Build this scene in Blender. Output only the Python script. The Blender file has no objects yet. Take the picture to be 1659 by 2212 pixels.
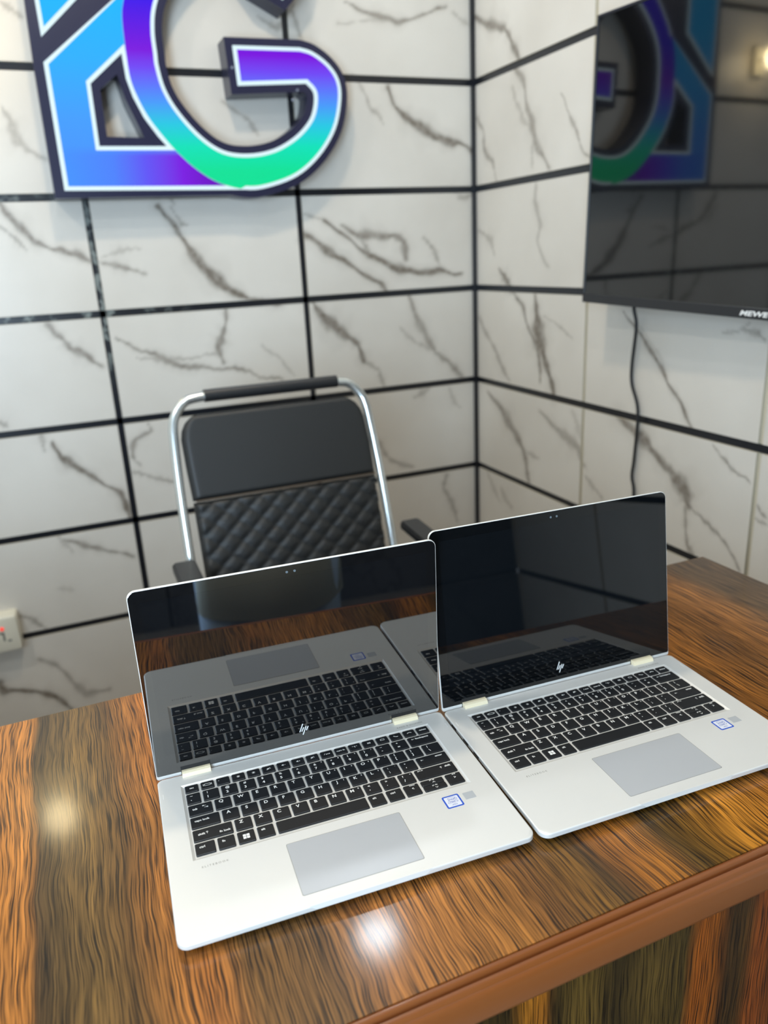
import bpy, bmesh, math, random
import numpy as np
from mathutils import Vector, Matrix, Euler

# ------------------------------------------------------------------ scene, camera, light, exposure
sc = bpy.context.scene
COL = sc.collection
sc.view_settings.view_transform = 'Standard'
sc.view_settings.look = 'None'
sc.view_settings.gamma = 1.0
sc.view_settings.use_curve_mapping = False
sc.view_settings.exposure = 0.0
sc.cycles.use_denoising = True
sc.cycles.max_bounces = 10
sc.cycles.diffuse_bounces = 5
sc.cycles.glossy_bounces = 6
sc.cycles.sample_clamp_indirect = 6.0
sc.cycles.caustics_reflective = False
sc.cycles.caustics_refractive = False

cam_d = bpy.data.cameras.new('camera')
cam = bpy.data.objects.new('camera', cam_d)
COL.objects.link(cam)
cam_d.sensor_fit = 'HORIZONTAL'
cam_d.sensor_width = 36.0
cam_d.lens = 36.0 * 1669.998 / 1659.0
cam_d.clip_start = 0.02
RT = Vector((0.9189, -0.3915, -0.0479)).normalized()
FW = Vector((0.3578, 0.8784, -0.3169)).normalized()
UP = RT.cross(FW).normalized()
RT = FW.cross(UP).normalized()
cam.matrix_world = Matrix(((RT.x, UP.x, -FW.x, 0), (RT.y, UP.y, -FW.y, 0), (RT.z, UP.z, -FW.z, 1.2661), (0, 0, 0, 1)))
cam_d.dof.use_dof = True
cam_d.dof.focus_distance = 0.80
cam_d.dof.aperture_fstop = 6.0
sc.camera = cam

# the room (metres): back wall y = YB, right wall x = XR, desk top z = 0.75
YB, XR, XL, YF, ZC = 2.4244, 1.37, -2.2, -1.3, 2.75
DZ = 0.75          # desk top
FZ = -0.12         # floor level (the desk is counter height)

world = bpy.data.worlds.new('world')
sc.world = world
world.use_nodes = True
world.node_tree.nodes['Background'].inputs[0].default_value = (0.75, 0.87, 1.0, 1)
world.node_tree.nodes['Background'].inputs[1].default_value = 1.0


def area(name, loc, target, size, power, color, shape='RECTANGLE', size_y=None, spread=None):
    l = bpy.data.lights.new(name, 'AREA')
    l.shape = shape
    l.size = size
    if size_y: l.size_y = size_y
    l.energy = power
    l.color = color
    if spread: l.spread = spread
    o = bpy.data.objects.new(name, l)
    COL.objects.link(o)
    o.location = loc
    o.rotation_euler = (Vector(target) - Vector(loc)).to_track_quat('-Z', 'Y').to_euler()
    return o


# daylight through the open shop doorway in the wall behind the camera
area('doorway_daylight', (-1.15, -1.45, 1.05), (0.3, 1.5, 0.85), 1.1, 150, (0.62, 0.81, 1.0), size_y=1.9)
# recessed ceiling lamps: (x, y, power, colour) - built as fittings further down
LAMPS = [(0.30, 1.35, 13, (1.0, 0.84, 0.62)), (0.05, 0.25, 7.5, (0.93, 0.97, 1.0)), (-1.0, 1.0, 14, (1.0, 0.96, 0.90)),  # desk-front and left lamps are unseen, added to brighten laptops and walls
         (0.78, 2.20, 3.4, (0.88, 0.94, 1.0))]


# ------------------------------------------------------------------ helpers
def lin(c):
    return tuple((v / 255 / 12.92 if v / 255 <= 0.04045 else ((v / 255 + 0.055) / 1.055) ** 2.4) for v in c[:3])


def rgb(*c):
    return (*lin(c), 1.0)


def mat(name, base, rough=0.5, metal=0.0, ior=1.5, coat=0.0, coat_rough=0.03, emit=None, strength=0.0):
    m = bpy.data.materials.new(name)
    m.use_nodes = True
    b = m.node_tree.nodes['Principled BSDF']
    b.inputs['Base Color'].default_value = base
    b.inputs['Roughness'].default_value = rough
    b.inputs['Metallic'].default_value = metal
    b.inputs['IOR'].default_value = ior
    b.inputs['Coat Weight'].default_value = coat
    b.inputs['Coat Roughness'].default_value = coat_rough
    if emit:
        b.inputs['Emission Color'].default_value = emit
        b.inputs['Emission Strength'].default_value = strength
    return m


class NT:
    """small helper to wire shader nodes"""
    def __init__(self, m):
        self.m = m; self.t = m.node_tree; self.n = self.t.nodes; self.b = self.n['Principled BSDF']

    def put(self, sock, v):
        if hasattr(v, 'is_linked') or isinstance(v, bpy.types.NodeSocket): self.t.links.new(v, sock)
        else: sock.default_value = v

    def node(self, kind, **kw):
        n = self.n.new(kind)
        for k, v in kw.items(): setattr(n, k, v)
        return n

    def math(self, op, a, b=0.0, c=None, clamp=False):
        n = self.node('ShaderNodeMath', operation=op, use_clamp=clamp)
        self.put(n.inputs[0], a); self.put(n.inputs[1], b)
        if c is not None: self.put(n.inputs[2], c)
        return n.outputs[0]

    def comb(self, x, y, z=0.0):
        n = self.node('ShaderNodeCombineXYZ')
        self.put(n.inputs[0], x); self.put(n.inputs[1], y); self.put(n.inputs[2], z)
        return n.outputs[0]

    def noise(self, vec, scale=1.0, detail=2.0, rough=0.5, dist=0.0):
        n = self.node('ShaderNodeTexNoise')
        self.put(n.inputs['Vector'], vec)
        n.inputs['Scale'].default_value = scale; n.inputs['Detail'].default_value = detail
        n.inputs['Roughness'].default_value = rough; n.inputs['Distortion'].default_value = dist
        return n.outputs[0]

    def ramp(self, fac, stops, interp='LINEAR'):
        n = self.node('ShaderNodeValToRGB')
        r = n.color_ramp; r.interpolation = interp
        while len(r.elements) > 1: r.elements.remove(r.elements[-1])
        r.elements[0].position = stops[0][0]; r.elements[0].color = stops[0][1]
        for p, c in stops[1:]:
            e = r.elements.new(p); e.color = c
        self.put(n.inputs[0], fac)
        return n.outputs[0]

    def mix(self, fac, a, b, blend='MIX'):
        n = self.node('ShaderNodeMix', data_type='RGBA', blend_type=blend)
        self.put(n.inputs[0], fac); self.put(n.inputs[6], a); self.put(n.inputs[7], b)
        return n.outputs[2]

    def obj_xyz(self):
        tc = self.node('ShaderNodeTexCoord'); s = self.node('ShaderNodeSeparateXYZ')
        self.t.links.new(tc.outputs['Object'], s.inputs[0])
        return s.outputs[0], s.outputs[1], s.outputs[2], tc.outputs['Object']

    def map01(self, v, a, b):
        return self.math('DIVIDE', self.math('SUBTRACT', v, a), b - a, clamp=True)

    def bump(self, h, strength, dist=0.001):
        n = self.node('ShaderNodeBump')
        n.inputs['Strength'].default_value = strength; n.inputs['Distance'].default_value = dist
        self.put(n.inputs['Height'], h)
        return n.outputs[0]


def grey(v): return (v, v, v, 1.0)


def link(name, me, parent=None):
    o = bpy.data.objects.new(name, me)
    COL.objects.link(o)
    if parent: o.parent = parent
    return o


def from_bm(name, bm, mats, parent=None, smooth=False, angle=0.6):
    me = bpy.data.meshes.new(name)
    bm.normal_update()
    bm.to_mesh(me); bm.free()
    for m in (mats if isinstance(mats, (list, tuple)) else [mats]): me.materials.append(m)
    if smooth:
        me.polygons.foreach_set('use_smooth', [True] * len(me.polygons))
        try: me.set_sharp_from_angle(angle=angle)
        except Exception: pass
    return link(name, me, parent)


def from_data(name, vs, fs, mats, parent=None, mi=None, smooth=False, angle=0.6):
    me = bpy.data.meshes.new(name)
    me.from_pydata([tuple(v) for v in vs], [], fs)
    for m in (mats if isinstance(mats, (list, tuple)) else [mats]): me.materials.append(m)
    if mi: me.polygons.foreach_set('material_index', mi)
    if smooth:
        me.polygons.foreach_set('use_smooth', [True] * len(me.polygons))
        try: me.set_sharp_from_angle(angle=angle)
        except Exception: pass
    me.update()
    return link(name, me, parent)


def thing(name, label, cat, loc=(0, 0, 0), rot=(0, 0, 0), group=None):
    o = bpy.data.objects.new(name, None)
    COL.objects.link(o)
    o.empty_display_size = 0.05
    o.location = loc; o.rotation_euler = rot
    o['label'] = label; o['category'] = cat
    if group: o['group'] = group
    return o


def tag(o, label, cat, group=None):
    o['label'] = label; o['category'] = cat
    if group: o['group'] = group
    return o


def struct(o):
    o['kind'] = 'structure'
    return o


def add_box(bm, x0, x1, y0, y1, z0, z1, bevel=0.0, seg=2, mi=0):
    n0 = len(bm.faces)
    r = bmesh.ops.create_cube(bm, size=1.0)
    vs = r['verts']
    for v in vs:
        v.co = Vector(((x0 + x1) / 2 + v.co.x * (x1 - x0), (y0 + y1) / 2 + v.co.y * (y1 - y0), (z0 + z1) / 2 + v.co.z * (z1 - z0)))
    fs = {f for v in vs for f in v.link_faces}
    for f in fs: f.material_index = mi
    if bevel > 0:
        es = list({e for v in vs for e in v.link_edges})
        res = bmesh.ops.bevel(bm, geom=es, offset=bevel, segments=seg, affect='EDGES', profile=0.5)
        for f in res['faces']: f.material_index = mi


def box(name, x0, x1, y0, y1, z0, z1, m, parent=None, bevel=0.0, seg=2):
    bm = bmesh.new()
    add_box(bm, x0, x1, y0, y1, z0, z1, bevel, seg)
    return from_bm(name, bm, m, parent)


def rrect(x0, x1, y0, y1, r, n=6):
    """rounded rectangle outline, counter-clockwise; r = radius or (bl, br, tr, tl)"""
    rs = r if isinstance(r, (tuple, list)) else (r,) * 4
    out = []
    for (cx, cy, a0, rr) in ((x0, y0, 180, rs[0]), (x1, y0, 270, rs[1]), (x1, y1, 0, rs[2]), (x0, y1, 90, rs[3])):
        ox = cx + (rr if cx == x0 else -rr); oy = cy + (rr if cy == y0 else -rr)
        k = n if rr > 0 else 0
        for i in range(k + 1):
            a = math.radians(a0 + 90 * (i / k if k else 0))
            out.append((ox + rr * math.cos(a), oy + rr * math.sin(a)))
    return out


def add_loft(bm, loops, cap0=True, cap1=True, mi=0):
    """quads between closed loops of 3-D points that all have the same count"""
    vl = [[bm.verts.new(p) for p in lp] for lp in loops]
    n = len(loops[0])
    for a, b in zip(vl, vl[1:]):
        for i in range(n):
            f = bm.faces.new((a[i], a[(i + 1) % n], b[(i + 1) % n], b[i])); f.material_index = mi
    if cap0: f = bm.faces.new(list(reversed(vl[0]))); f.material_index = mi
    if cap1: f = bm.faces.new(vl[-1]); f.material_index = mi
    return vl


def add_slab(bm, outline, z0, z1, ch=0.0, mi=0):
    """prism of a 2-D outline with a small chamfer at the top; outline is a rounded rectangle"""
    cx = sum(p[0] for p in outline) / len(outline); cy = sum(p[1] for p in outline) / len(outline)
    def ins(d):
        w = max(abs(p[0] - cx) for p in outline); h = max(abs(p[1] - cy) for p in outline)
        return [(cx + (p[0] - cx) * (w - d) / w, cy + (p[1] - cy) * (h - d) / h) for p in outline]
    loops = [[(x, y, z0) for x, y in outline]]
    if ch > 0:
        loops.append([(x, y, z1 - ch) for x, y in outline])
        loops.append([(x, y, z1 - ch * 0.3) for x, y in ins(ch * 0.3)])
        loops.append([(x, y, z1) for x, y in ins(ch)])
    else:
        loops.append([(x, y, z1) for x, y in outline])
    add_loft(bm, loops, mi=mi)


def add_tube(bm, pts, r, n=10, cap=True, mi=0):
    pts = [Vector(p) for p in pts]
    rr = r if isinstance(r, (list, tuple)) else [r] * len(pts)
    loops = []
    prev = None
    for i, p in enumerate(pts):
        t = (pts[min(i + 1, len(pts) - 1)] - pts[max(i - 1, 0)]).normalized()
        if prev is None:
            u = t.orthogonal().normalized()
        else:
            u = (prev - t * prev.dot(t)).normalized()
        prev = u
        w = t.cross(u)
        loops.append([tuple(p + (u * math.cos(2 * math.pi * k / n) + w * math.sin(2 * math.pi * k / n)) * rr[i]) for k in range(n)])
    add_loft(bm, loops, cap, cap, mi)


def smooth_path(pts, per=6):
    """Catmull-Rom through the points"""
    P = [Vector(p) for p in pts]
    out = []
    for i in range(len(P) - 1):
        p0 = P[max(i - 1, 0)]; p1 = P[i]; p2 = P[i + 1]; p3 = P[min(i + 2, len(P) - 1)]
        for k in range(per):
            t = k / per
            out.append(0.5 * ((2 * p1) + (-p0 + p2) * t + (2 * p0 - 5 * p1 + 4 * p2 - p3) * t * t + (-p0 + 3 * p1 - 3 * p2 + p3) * t ** 3))
    out.append(P[-1])
    return out


def tube(name, pts, r, m, parent=None, n=12):
    bm = bmesh.new()
    add_tube(bm, pts, r, n)
    return from_bm(name, bm, m, parent, smooth=True)


_tc = {}


def text_geo(s, size, bold=0.0, shear=0.0, space=1.0):
    """flat letters as (verts, faces), lower-left corner of the text box at 0,0"""
    key = (s, round(size, 6), bold, shear, space)
    if key in _tc: return _tc[key]
    cu = bpy.data.curves.new('lettering', 'FONT')
    cu.body = s; cu.size = size; cu.offset = bold * size; cu.shear = shear; cu.space_character = space
    cu.resolution_u = 3
    ob = bpy.data.objects.new('lettering', cu)
    me = ob.to_mesh()
    vs = [tuple(v.co[:2]) for v in me.vertices]; fs = [tuple(p.vertices) for p in me.polygons]
    ob.to_mesh_clear()
    bpy.data.objects.remove(ob); bpy.data.curves.remove(cu)
    if vs:
        mx = min(v[0] for v in vs); my = min(v[1] for v in vs)
        w = max(v[0] for v in vs) - mx; h = max(v[1] for v in vs) - my
        vs = [(v[0] - mx, v[1] - my) for v in vs]
    else: w = h = 0
    _tc[key] = (vs, fs, w, h)
    return _tc[key]


def add_flat(bm, vs, fs, f3, mi):
    bv = [bm.verts.new(f3(x, y)) for x, y in vs]
    for f in fs:
        try:
            q = bm.faces.new([bv[i] for i in f]); q.material_index = mi
        except ValueError: pass


def add_text(bm, s, size, f3, mi, at=(0, 0), align='L', bold=0.012, shear=0.0, space=1.0):
    vs, fs, w, h = text_geo(s, size, bold, shear, space)
    ox = {'L': 0, 'C': -w / 2, 'R': -w}[align]
    add_flat(bm, [(x + at[0] + ox, y + at[1] - h / 2) for x, y in vs], fs, f3, mi)
    return w, h


def poly_plate(outer, holes, depth):
    """(verts, faces) of a flat shape with holes, thickness depth, in x,y; z from 0 to depth"""
    cu = bpy.data.curves.new('plate', 'CURVE')
    cu.dimensions = '2D'; cu.fill_mode = 'BOTH'; cu.extrude = depth / 2
    for lp in [outer] + list(holes):
        s = cu.splines.new('POLY'); s.points.add(len(lp) - 1)
        for p, q in zip(s.points, lp): p.co = (q[0], q[1], 0, 1)
        s.use_cyclic_u = True
    ob = bpy.data.objects.new('plate', cu)
    me = ob.to_mesh()
    vs = [(v.co.x, v.co.y, v.co.z + depth / 2) for v in me.vertices]; fs = [tuple(p.vertices) for p in me.polygons]
    ob.to_mesh_clear()
    bpy.data.objects.remove(ob); bpy.data.curves.remove(cu)
    return vs, fs


def children(o): return [c for c in bpy.data.objects if c.parent == o]


def copy_tree(o, parent=None):
    c = o.copy(); COL.objects.link(c)
    if parent: c.parent = parent
    for ch in children(o): copy_tree(ch, c)
    return c


def smooth_closed(P, per=5):
    n = len(P); out = []
    for i in range(n):
        p0, p1, p2, p3 = [np.array(P[(i + k - 1) % n], float) for k in range(4)]
        for k in range(per):
            t = k / per
            q = 0.5 * ((2 * p1) + (-p0 + p2) * t + (2 * p0 - 5 * p1 + 4 * p2 - p3) * t * t + (-p0 + 3 * p1 - 3 * p2 + p3) * t ** 3)
            out.append((q[0], q[1]))
    return out


def smooth_open(P, per=5):
    return [(v.x, v.y) for v in smooth_path([(p[0], p[1], 0) for p in P], per)]


def offset_poly(P, d):
    """inward offset (d > 0) of a closed outline by mitred normals"""
    n = len(P)
    A = sum(P[i][0] * P[(i + 1) % n][1] - P[(i + 1) % n][0] * P[i][1] for i in range(n))
    s = 1 if A > 0 else -1
    out = []
    for i in range(n):
        a, b, c = (np.array(P[(i + k - 1) % n], float) for k in range(3))
        e1 = b - a; e2 = c - b
        e1 /= max(np.linalg.norm(e1), 1e-9); e2 /= max(np.linalg.norm(e2), 1e-9)
        n1 = np.array([-e1[1], e1[0]]) * s; n2 = np.array([-e2[1], e2[0]]) * s
        m = n1 + n2; L = max(np.dot(m, m), 0.5)
        q = b + m * (2 * d / L)
        out.append((q[0], q[1]))
    return out

# ------------------------------------------------------------------ materials
def tile_material(name, procedural_veins, dark=False):
    m = mat(name, (0.8, 0.8, 0.8, 1), rough=0.32)
    t = NT(m)
    x, y, z, ob = t.obj_xyz()
    cloud = t.noise(ob, 3.0, 3.0)
    base = t.ramp(cloud, [(0.3, rgb(201, 195, 185)), (0.7, rgb(213, 208, 199))] if not dark else [(0.3, rgb(70, 72, 76)), (0.7, rgb(84, 86, 90))])
    if procedural_veins:
        n = t.noise(ob, 2.2, 6.0, 0.6, 0.4)
        v = t.math('ABSOLUTE', t.math('SUBTRACT', n, 0.5))
        fac = t.math('MULTIPLY', t.math('SUBTRACT', 1.0, t.math('MULTIPLY', v, 55.0), clamp=True), 0.7)
    else:
        a = t.node('ShaderNodeAttribute'); a.attribute_name = 'vein'
        br = t.noise(ob, 60.0, 3.0, 0.65)
        fac = t.math('MULTIPLY', a.outputs['Fac'], t.math('ADD', 0.45, t.math('MULTIPLY', br, 0.9)), clamp=True)
    col = t.mix(fac, base, rgb(112, 103, 92) if not dark else rgb(50, 50, 52))
    t.put(t.b.inputs['Base Color'], col)
    return m


M = {}
M['tile'] = tile_material('veined_tile', False)
M['tile_plain'] = tile_material('veined_tile_far', True)
M['tile_dimmed'] = tile_material('tile_painted_dim', True, True)  # dimness of the wall behind the camera, painted as a darker tile colour
M['tile_edge'] = mat('tile_body', rgb(196, 188, 168), 0.7)
M['grout_black'] = mat('black_joint_strip', rgb(22, 24, 30), 0.28)
M['ceiling'] = mat('ceiling_paint', rgb(238, 236, 230), 0.8)
M['floor'] = mat('floor_tile', rgb(120, 112, 104), 0.35)
M['alu'] = mat('matt_silver', rgb(222, 221, 217), 0.42, 0.25)
M['alu_edge'] = mat('polished_silver', rgb(225, 224, 222), 0.22, 0.75)
M['pad'] = mat('touchpad_grey', rgb(186, 188, 191), 0.34, 0.2)
M['gap'] = mat('dark_gap', rgb(20, 20, 22), 0.6)
M['key'] = mat('key_black', rgb(19, 21, 25), 0.42)
M['legend'] = mat('legend_white', rgb(235, 235, 232), 0.5)
M['hinge'] = mat('hinge_silver', rgb(246, 232, 198), 0.35, 0.15)
M['glass'] = mat('screen_glass', rgb(8, 9, 11), 0.015, ior=2.4)
M['panel'] = mat('display_black', rgb(9, 11, 14), 0.02, ior=2.35)
M['glass_dim'] = mat('screen_glass_coated', rgb(6, 8, 10), 0.02, ior=1.62)
M['panel_dim'] = mat('display_black_coated', rgb(9, 12, 15), 0.025, ior=1.6)
M['logo'] = mat('logo_bright', rgb(245, 245, 243), 0.3, 0.3)
M['print'] = mat('grey_print', rgb(150, 148, 142), 0.6)
M['rubber'] = mat('rubber_black', rgb(18, 18, 18), 0.8)
M['sticker_blue'] = mat('sticker_blue', rgb(40, 84, 190), 0.35)
M['sticker_white'] = mat('sticker_silver', rgb(222, 224, 234), 0.3)
M['sticker_text'] = mat('sticker_text', rgb(110, 125, 185), 0.4)
M['sensor'] = mat('sensor_grey', rgb(176, 179, 182), 0.3)
M['chrome'] = mat('chrome', rgb(222, 228, 228), 0.24, 0.9)
M['black_pad'] = mat('black_leatherette', rgb(34, 35, 35), 0.5)
M['black_plastic'] = mat('black_plastic', rgb(30, 31, 33), 0.4)
M['stitch'] = mat('seam_thread', rgb(74, 62, 50), 0.7)
M['tv_black'] = mat('tv_plastic', rgb(30, 31, 34), 0.3)
M['tv_screen'] = mat('tv_screen', rgb(12, 12, 12), 0.05, ior=1.62)
M['white_plastic'] = mat('white_plastic', rgb(214, 209, 192), 0.4)
M['cord'] = mat('cord_black', rgb(20, 21, 24), 0.5)
M['navy'] = mat('sign_housing_navy', rgb(30, 30, 56), 0.3)
M['sign_white'] = mat('sign_border_lit', rgb(60, 65, 70), 0.5, emit=rgb(222, 246, 252), strength=0.95)
M['screw'] = mat('screw_grey', rgb(120, 125, 140), 0.4, 0.5)


def sign_face(name, kind):
    m = mat(name, rgb(2, 2, 3), 0.6, ior=1.25)
    t = NT(m)
    x, y, z, ob = t.obj_xyz()
    if kind == 'G':
        f = t.map01(z, 1.44, 1.95)
        c = t.ramp(f, [(0.0, rgb(0, 226, 150)), (0.13, rgb(0, 226, 152)), (0.25, rgb(0, 226, 185)), (0.36, rgb(35, 200, 228)),
                       (0.46, rgb(70, 155, 250)), (0.54, rgb(92, 118, 252)), (0.62, rgb(112, 70, 246)), (0.70, rgb(122, 0, 224)),
                       (0.80, rgb(96, 0, 228)), (0.92, rgb(60, 0, 236)), (1.0, rgb(60, 0, 236))])
    else:
        a = t.ramp(t.map01(z, 1.5, 1.95), [(0.0, rgb(72, 146, 255)), (0.3, rgb(66, 158, 255)), (0.6, rgb(42, 176, 255)), (1.0, rgb(0, 186, 255))])
        b = t.ramp(t.map01(x, 0.08, 0.50), [(0.0, rgb(66, 150, 255)), (0.35, rgb(76, 130, 252)), (0.55, rgb(96, 84, 246)), (0.78, rgb(122, 16, 226)), (1.0, rgb(104, 0, 190))])
        c = t.mix(t.map01(z, 1.545, 1.57), b, a)
    t.put(t.b.inputs['Emission Color'], c)
    t.b.inputs['Emission Strength'].default_value = 1.0
    return m


M['face_k'] = sign_face('sign_face_blue', 'K')
M['face_g'] = sign_face('sign_face_rainbow', 'G')


def wood(name, stops, lo, hi, edge, edge_col, along, rough, coat, dark=1.0, wave=1.0, fine=1.0):
    """laminate: colour bands across x, fine grain running along `along` ('y' or 'z')"""
    m = mat(name, (0.4, 0.2, 0.1, 1), rough, ior=1.25, coat=coat, coat_rough=0.11)
    t = NT(m)
    x, y, z, ob = t.obj_xyz()
    a = y if along == 'y' else z
    wob = t.math('MULTIPLY', t.math('SUBTRACT', t.noise(t.comb(t.math('MULTIPLY', x, 5.0), t.math('MULTIPLY', a, 3.2)), 1.0, 2.0), 0.5), 0.055 * wave)
    wob2 = t.math('MULTIPLY', t.math('SUBTRACT', t.noise(t.comb(t.math('MULTIPLY', x, 28.0), t.math('MULTIPLY', a, 14.0)), 1.0, 2.0), 0.5), 0.008)
    x2 = t.math('ADD', x, t.math('ADD', wob, wob2))
    xe = t.math('ADD', x, t.math('MULTIPLY', wob2, 0.35))
    c = t.ramp(t.map01(x2, lo, hi), [((p - lo) / (hi - lo), rgb(*q)) for p, q in stops])
    if edge is not None:
        c = t.mix(t.math('GREATER_THAN', xe, edge), rgb(*edge_col), c)
    # stripes a few millimetres wide
    s = t.noise(t.comb(t.math('MULTIPLY', x2, 170.0 * fine), t.math('MULTIPLY', a, 2.6)), 1.0, 2.0, 0.55)
    k = t.ramp(s, [(0.28, grey(0.42)), (0.42, grey(0.82)), (0.56, grey(1.02)), (0.75, grey(1.32))])
    c = t.mix(1.0, c, k, 'MULTIPLY')
    # thin dark pores
    g = t.noise(t.comb(t.math('MULTIPLY', x2, 560.0 * fine), t.math('MULTIPLY', a, 14.0)), 1.0, 2.0, 0.6)
    k2 = t.ramp(g, [(0.38, grey(0.10)), (0.52, grey(0.92)), (0.68, grey(1.3))])
    c = t.mix(1.0, c, k2, 'MULTIPLY')
    if dark != 1.0: c = t.mix(1.0, c, grey(dark), 'MULTIPLY')
    t.put(t.b.inputs['Base Color'], c)
    t.put(t.b.inputs['Normal'], t.bump(g, 0.10, 0.0006))
    return m


DESK = [(-0.6, (190, 118, 58)), (-0.45, (120, 88, 54)), (-0.3, (196, 124, 62)), (-0.2, (206, 132, 66)), (-0.102, (206, 132, 66)), (-0.097, (80, 58, 38)), (-0.08, (98, 74, 46)),
        (-0.05, (130, 98, 60)), (-0.02, (116, 82, 48)), (0.01, (184, 118, 62)), (0.035, (190, 116, 58)), (0.06, (134, 94, 56)),
        (0.115, (126, 88, 54)), (0.15, (172, 110, 62)), (0.21, (192, 124, 66)), (0.26, (180, 118, 62)), (0.30, (128, 84, 46)),
        (0.345, (142, 98, 44)), (0.365, (78, 54, 26)), (0.39, (170, 104, 38)), (0.42, (186, 116, 40)), (0.445, (96, 70, 30)),
        (0.475, (126, 88, 36)), (0.51, (208, 138, 56)), (0.56, (196, 126, 54)), (0.62, (118, 80, 50)), (0.70, (160, 102, 48)),
        (0.76, (132, 88, 52)), (0.83, (172, 114, 66)), (0.88, (112, 84, 62)), (0.96, (104, 78, 60))]
DESK = [(a, (c[0], min(255, c[1] * 0.99), c[2] * 0.82)) for a, c in DESK]
M['wood_top'] = wood('desk_laminate', DESK, -0.6, 0.96, -0.0995, (200, 127, 54), 'y', 0.34, 0.45, 0.78, 0.8, 1.35)
FRONT = [(-1.1, (120, 80, 30)), (-0.6, (60, 44, 20)), (-0.3, (150, 90, 30)), (0.0, (90, 64, 26)), (0.16, (110, 78, 32)), (0.22, (80, 58, 24)), (0.255, (70, 50, 20)), (0.27, (196, 120, 34)), (0.288, (196, 116, 34)), (0.294, (60, 44, 20)),
         (0.325, (128, 96, 40)), (0.36, (64, 48, 22)), (0.40, (112, 84, 36)), (0.44, (88, 66, 26)), (0.452, (190, 96, 24)),
         (0.475, (176, 92, 24)), (0.49, (70, 44, 18)), (0.515, (96, 62, 22)), (0.53, (176, 84, 26)), (0.57, (130, 66, 22)), (0.7, (90, 60, 26)), (0.9, (150, 90, 30))]
M['wood_front'] = wood('desk_front_laminate', FRONT, -1.1, 0.95, None, None, 'z', 0.32, 0.4, 0.52, 0.3, 1.5)
M['trim_wood'] = mat('edge_moulding_brown', rgb(122, 67, 28), 0.3, coat=0.4)

# worn, peeling joint strip; its mottled reflections painted as lighter patches, left joint
M['grout_worn_glint'] = mat('black_joint_strip_worn_glint', rgb(22, 24, 30), 0.28)
t = NT(M['grout_worn_glint'])
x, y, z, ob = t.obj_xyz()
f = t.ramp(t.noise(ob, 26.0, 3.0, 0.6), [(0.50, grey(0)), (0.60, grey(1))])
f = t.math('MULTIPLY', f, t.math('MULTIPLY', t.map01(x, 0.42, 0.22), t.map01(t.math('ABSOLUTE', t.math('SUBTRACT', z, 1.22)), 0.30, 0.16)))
t.put(t.b.inputs['Base Color'], t.mix(f, rgb(22, 24, 30), rgb(120, 126, 122)))

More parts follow.
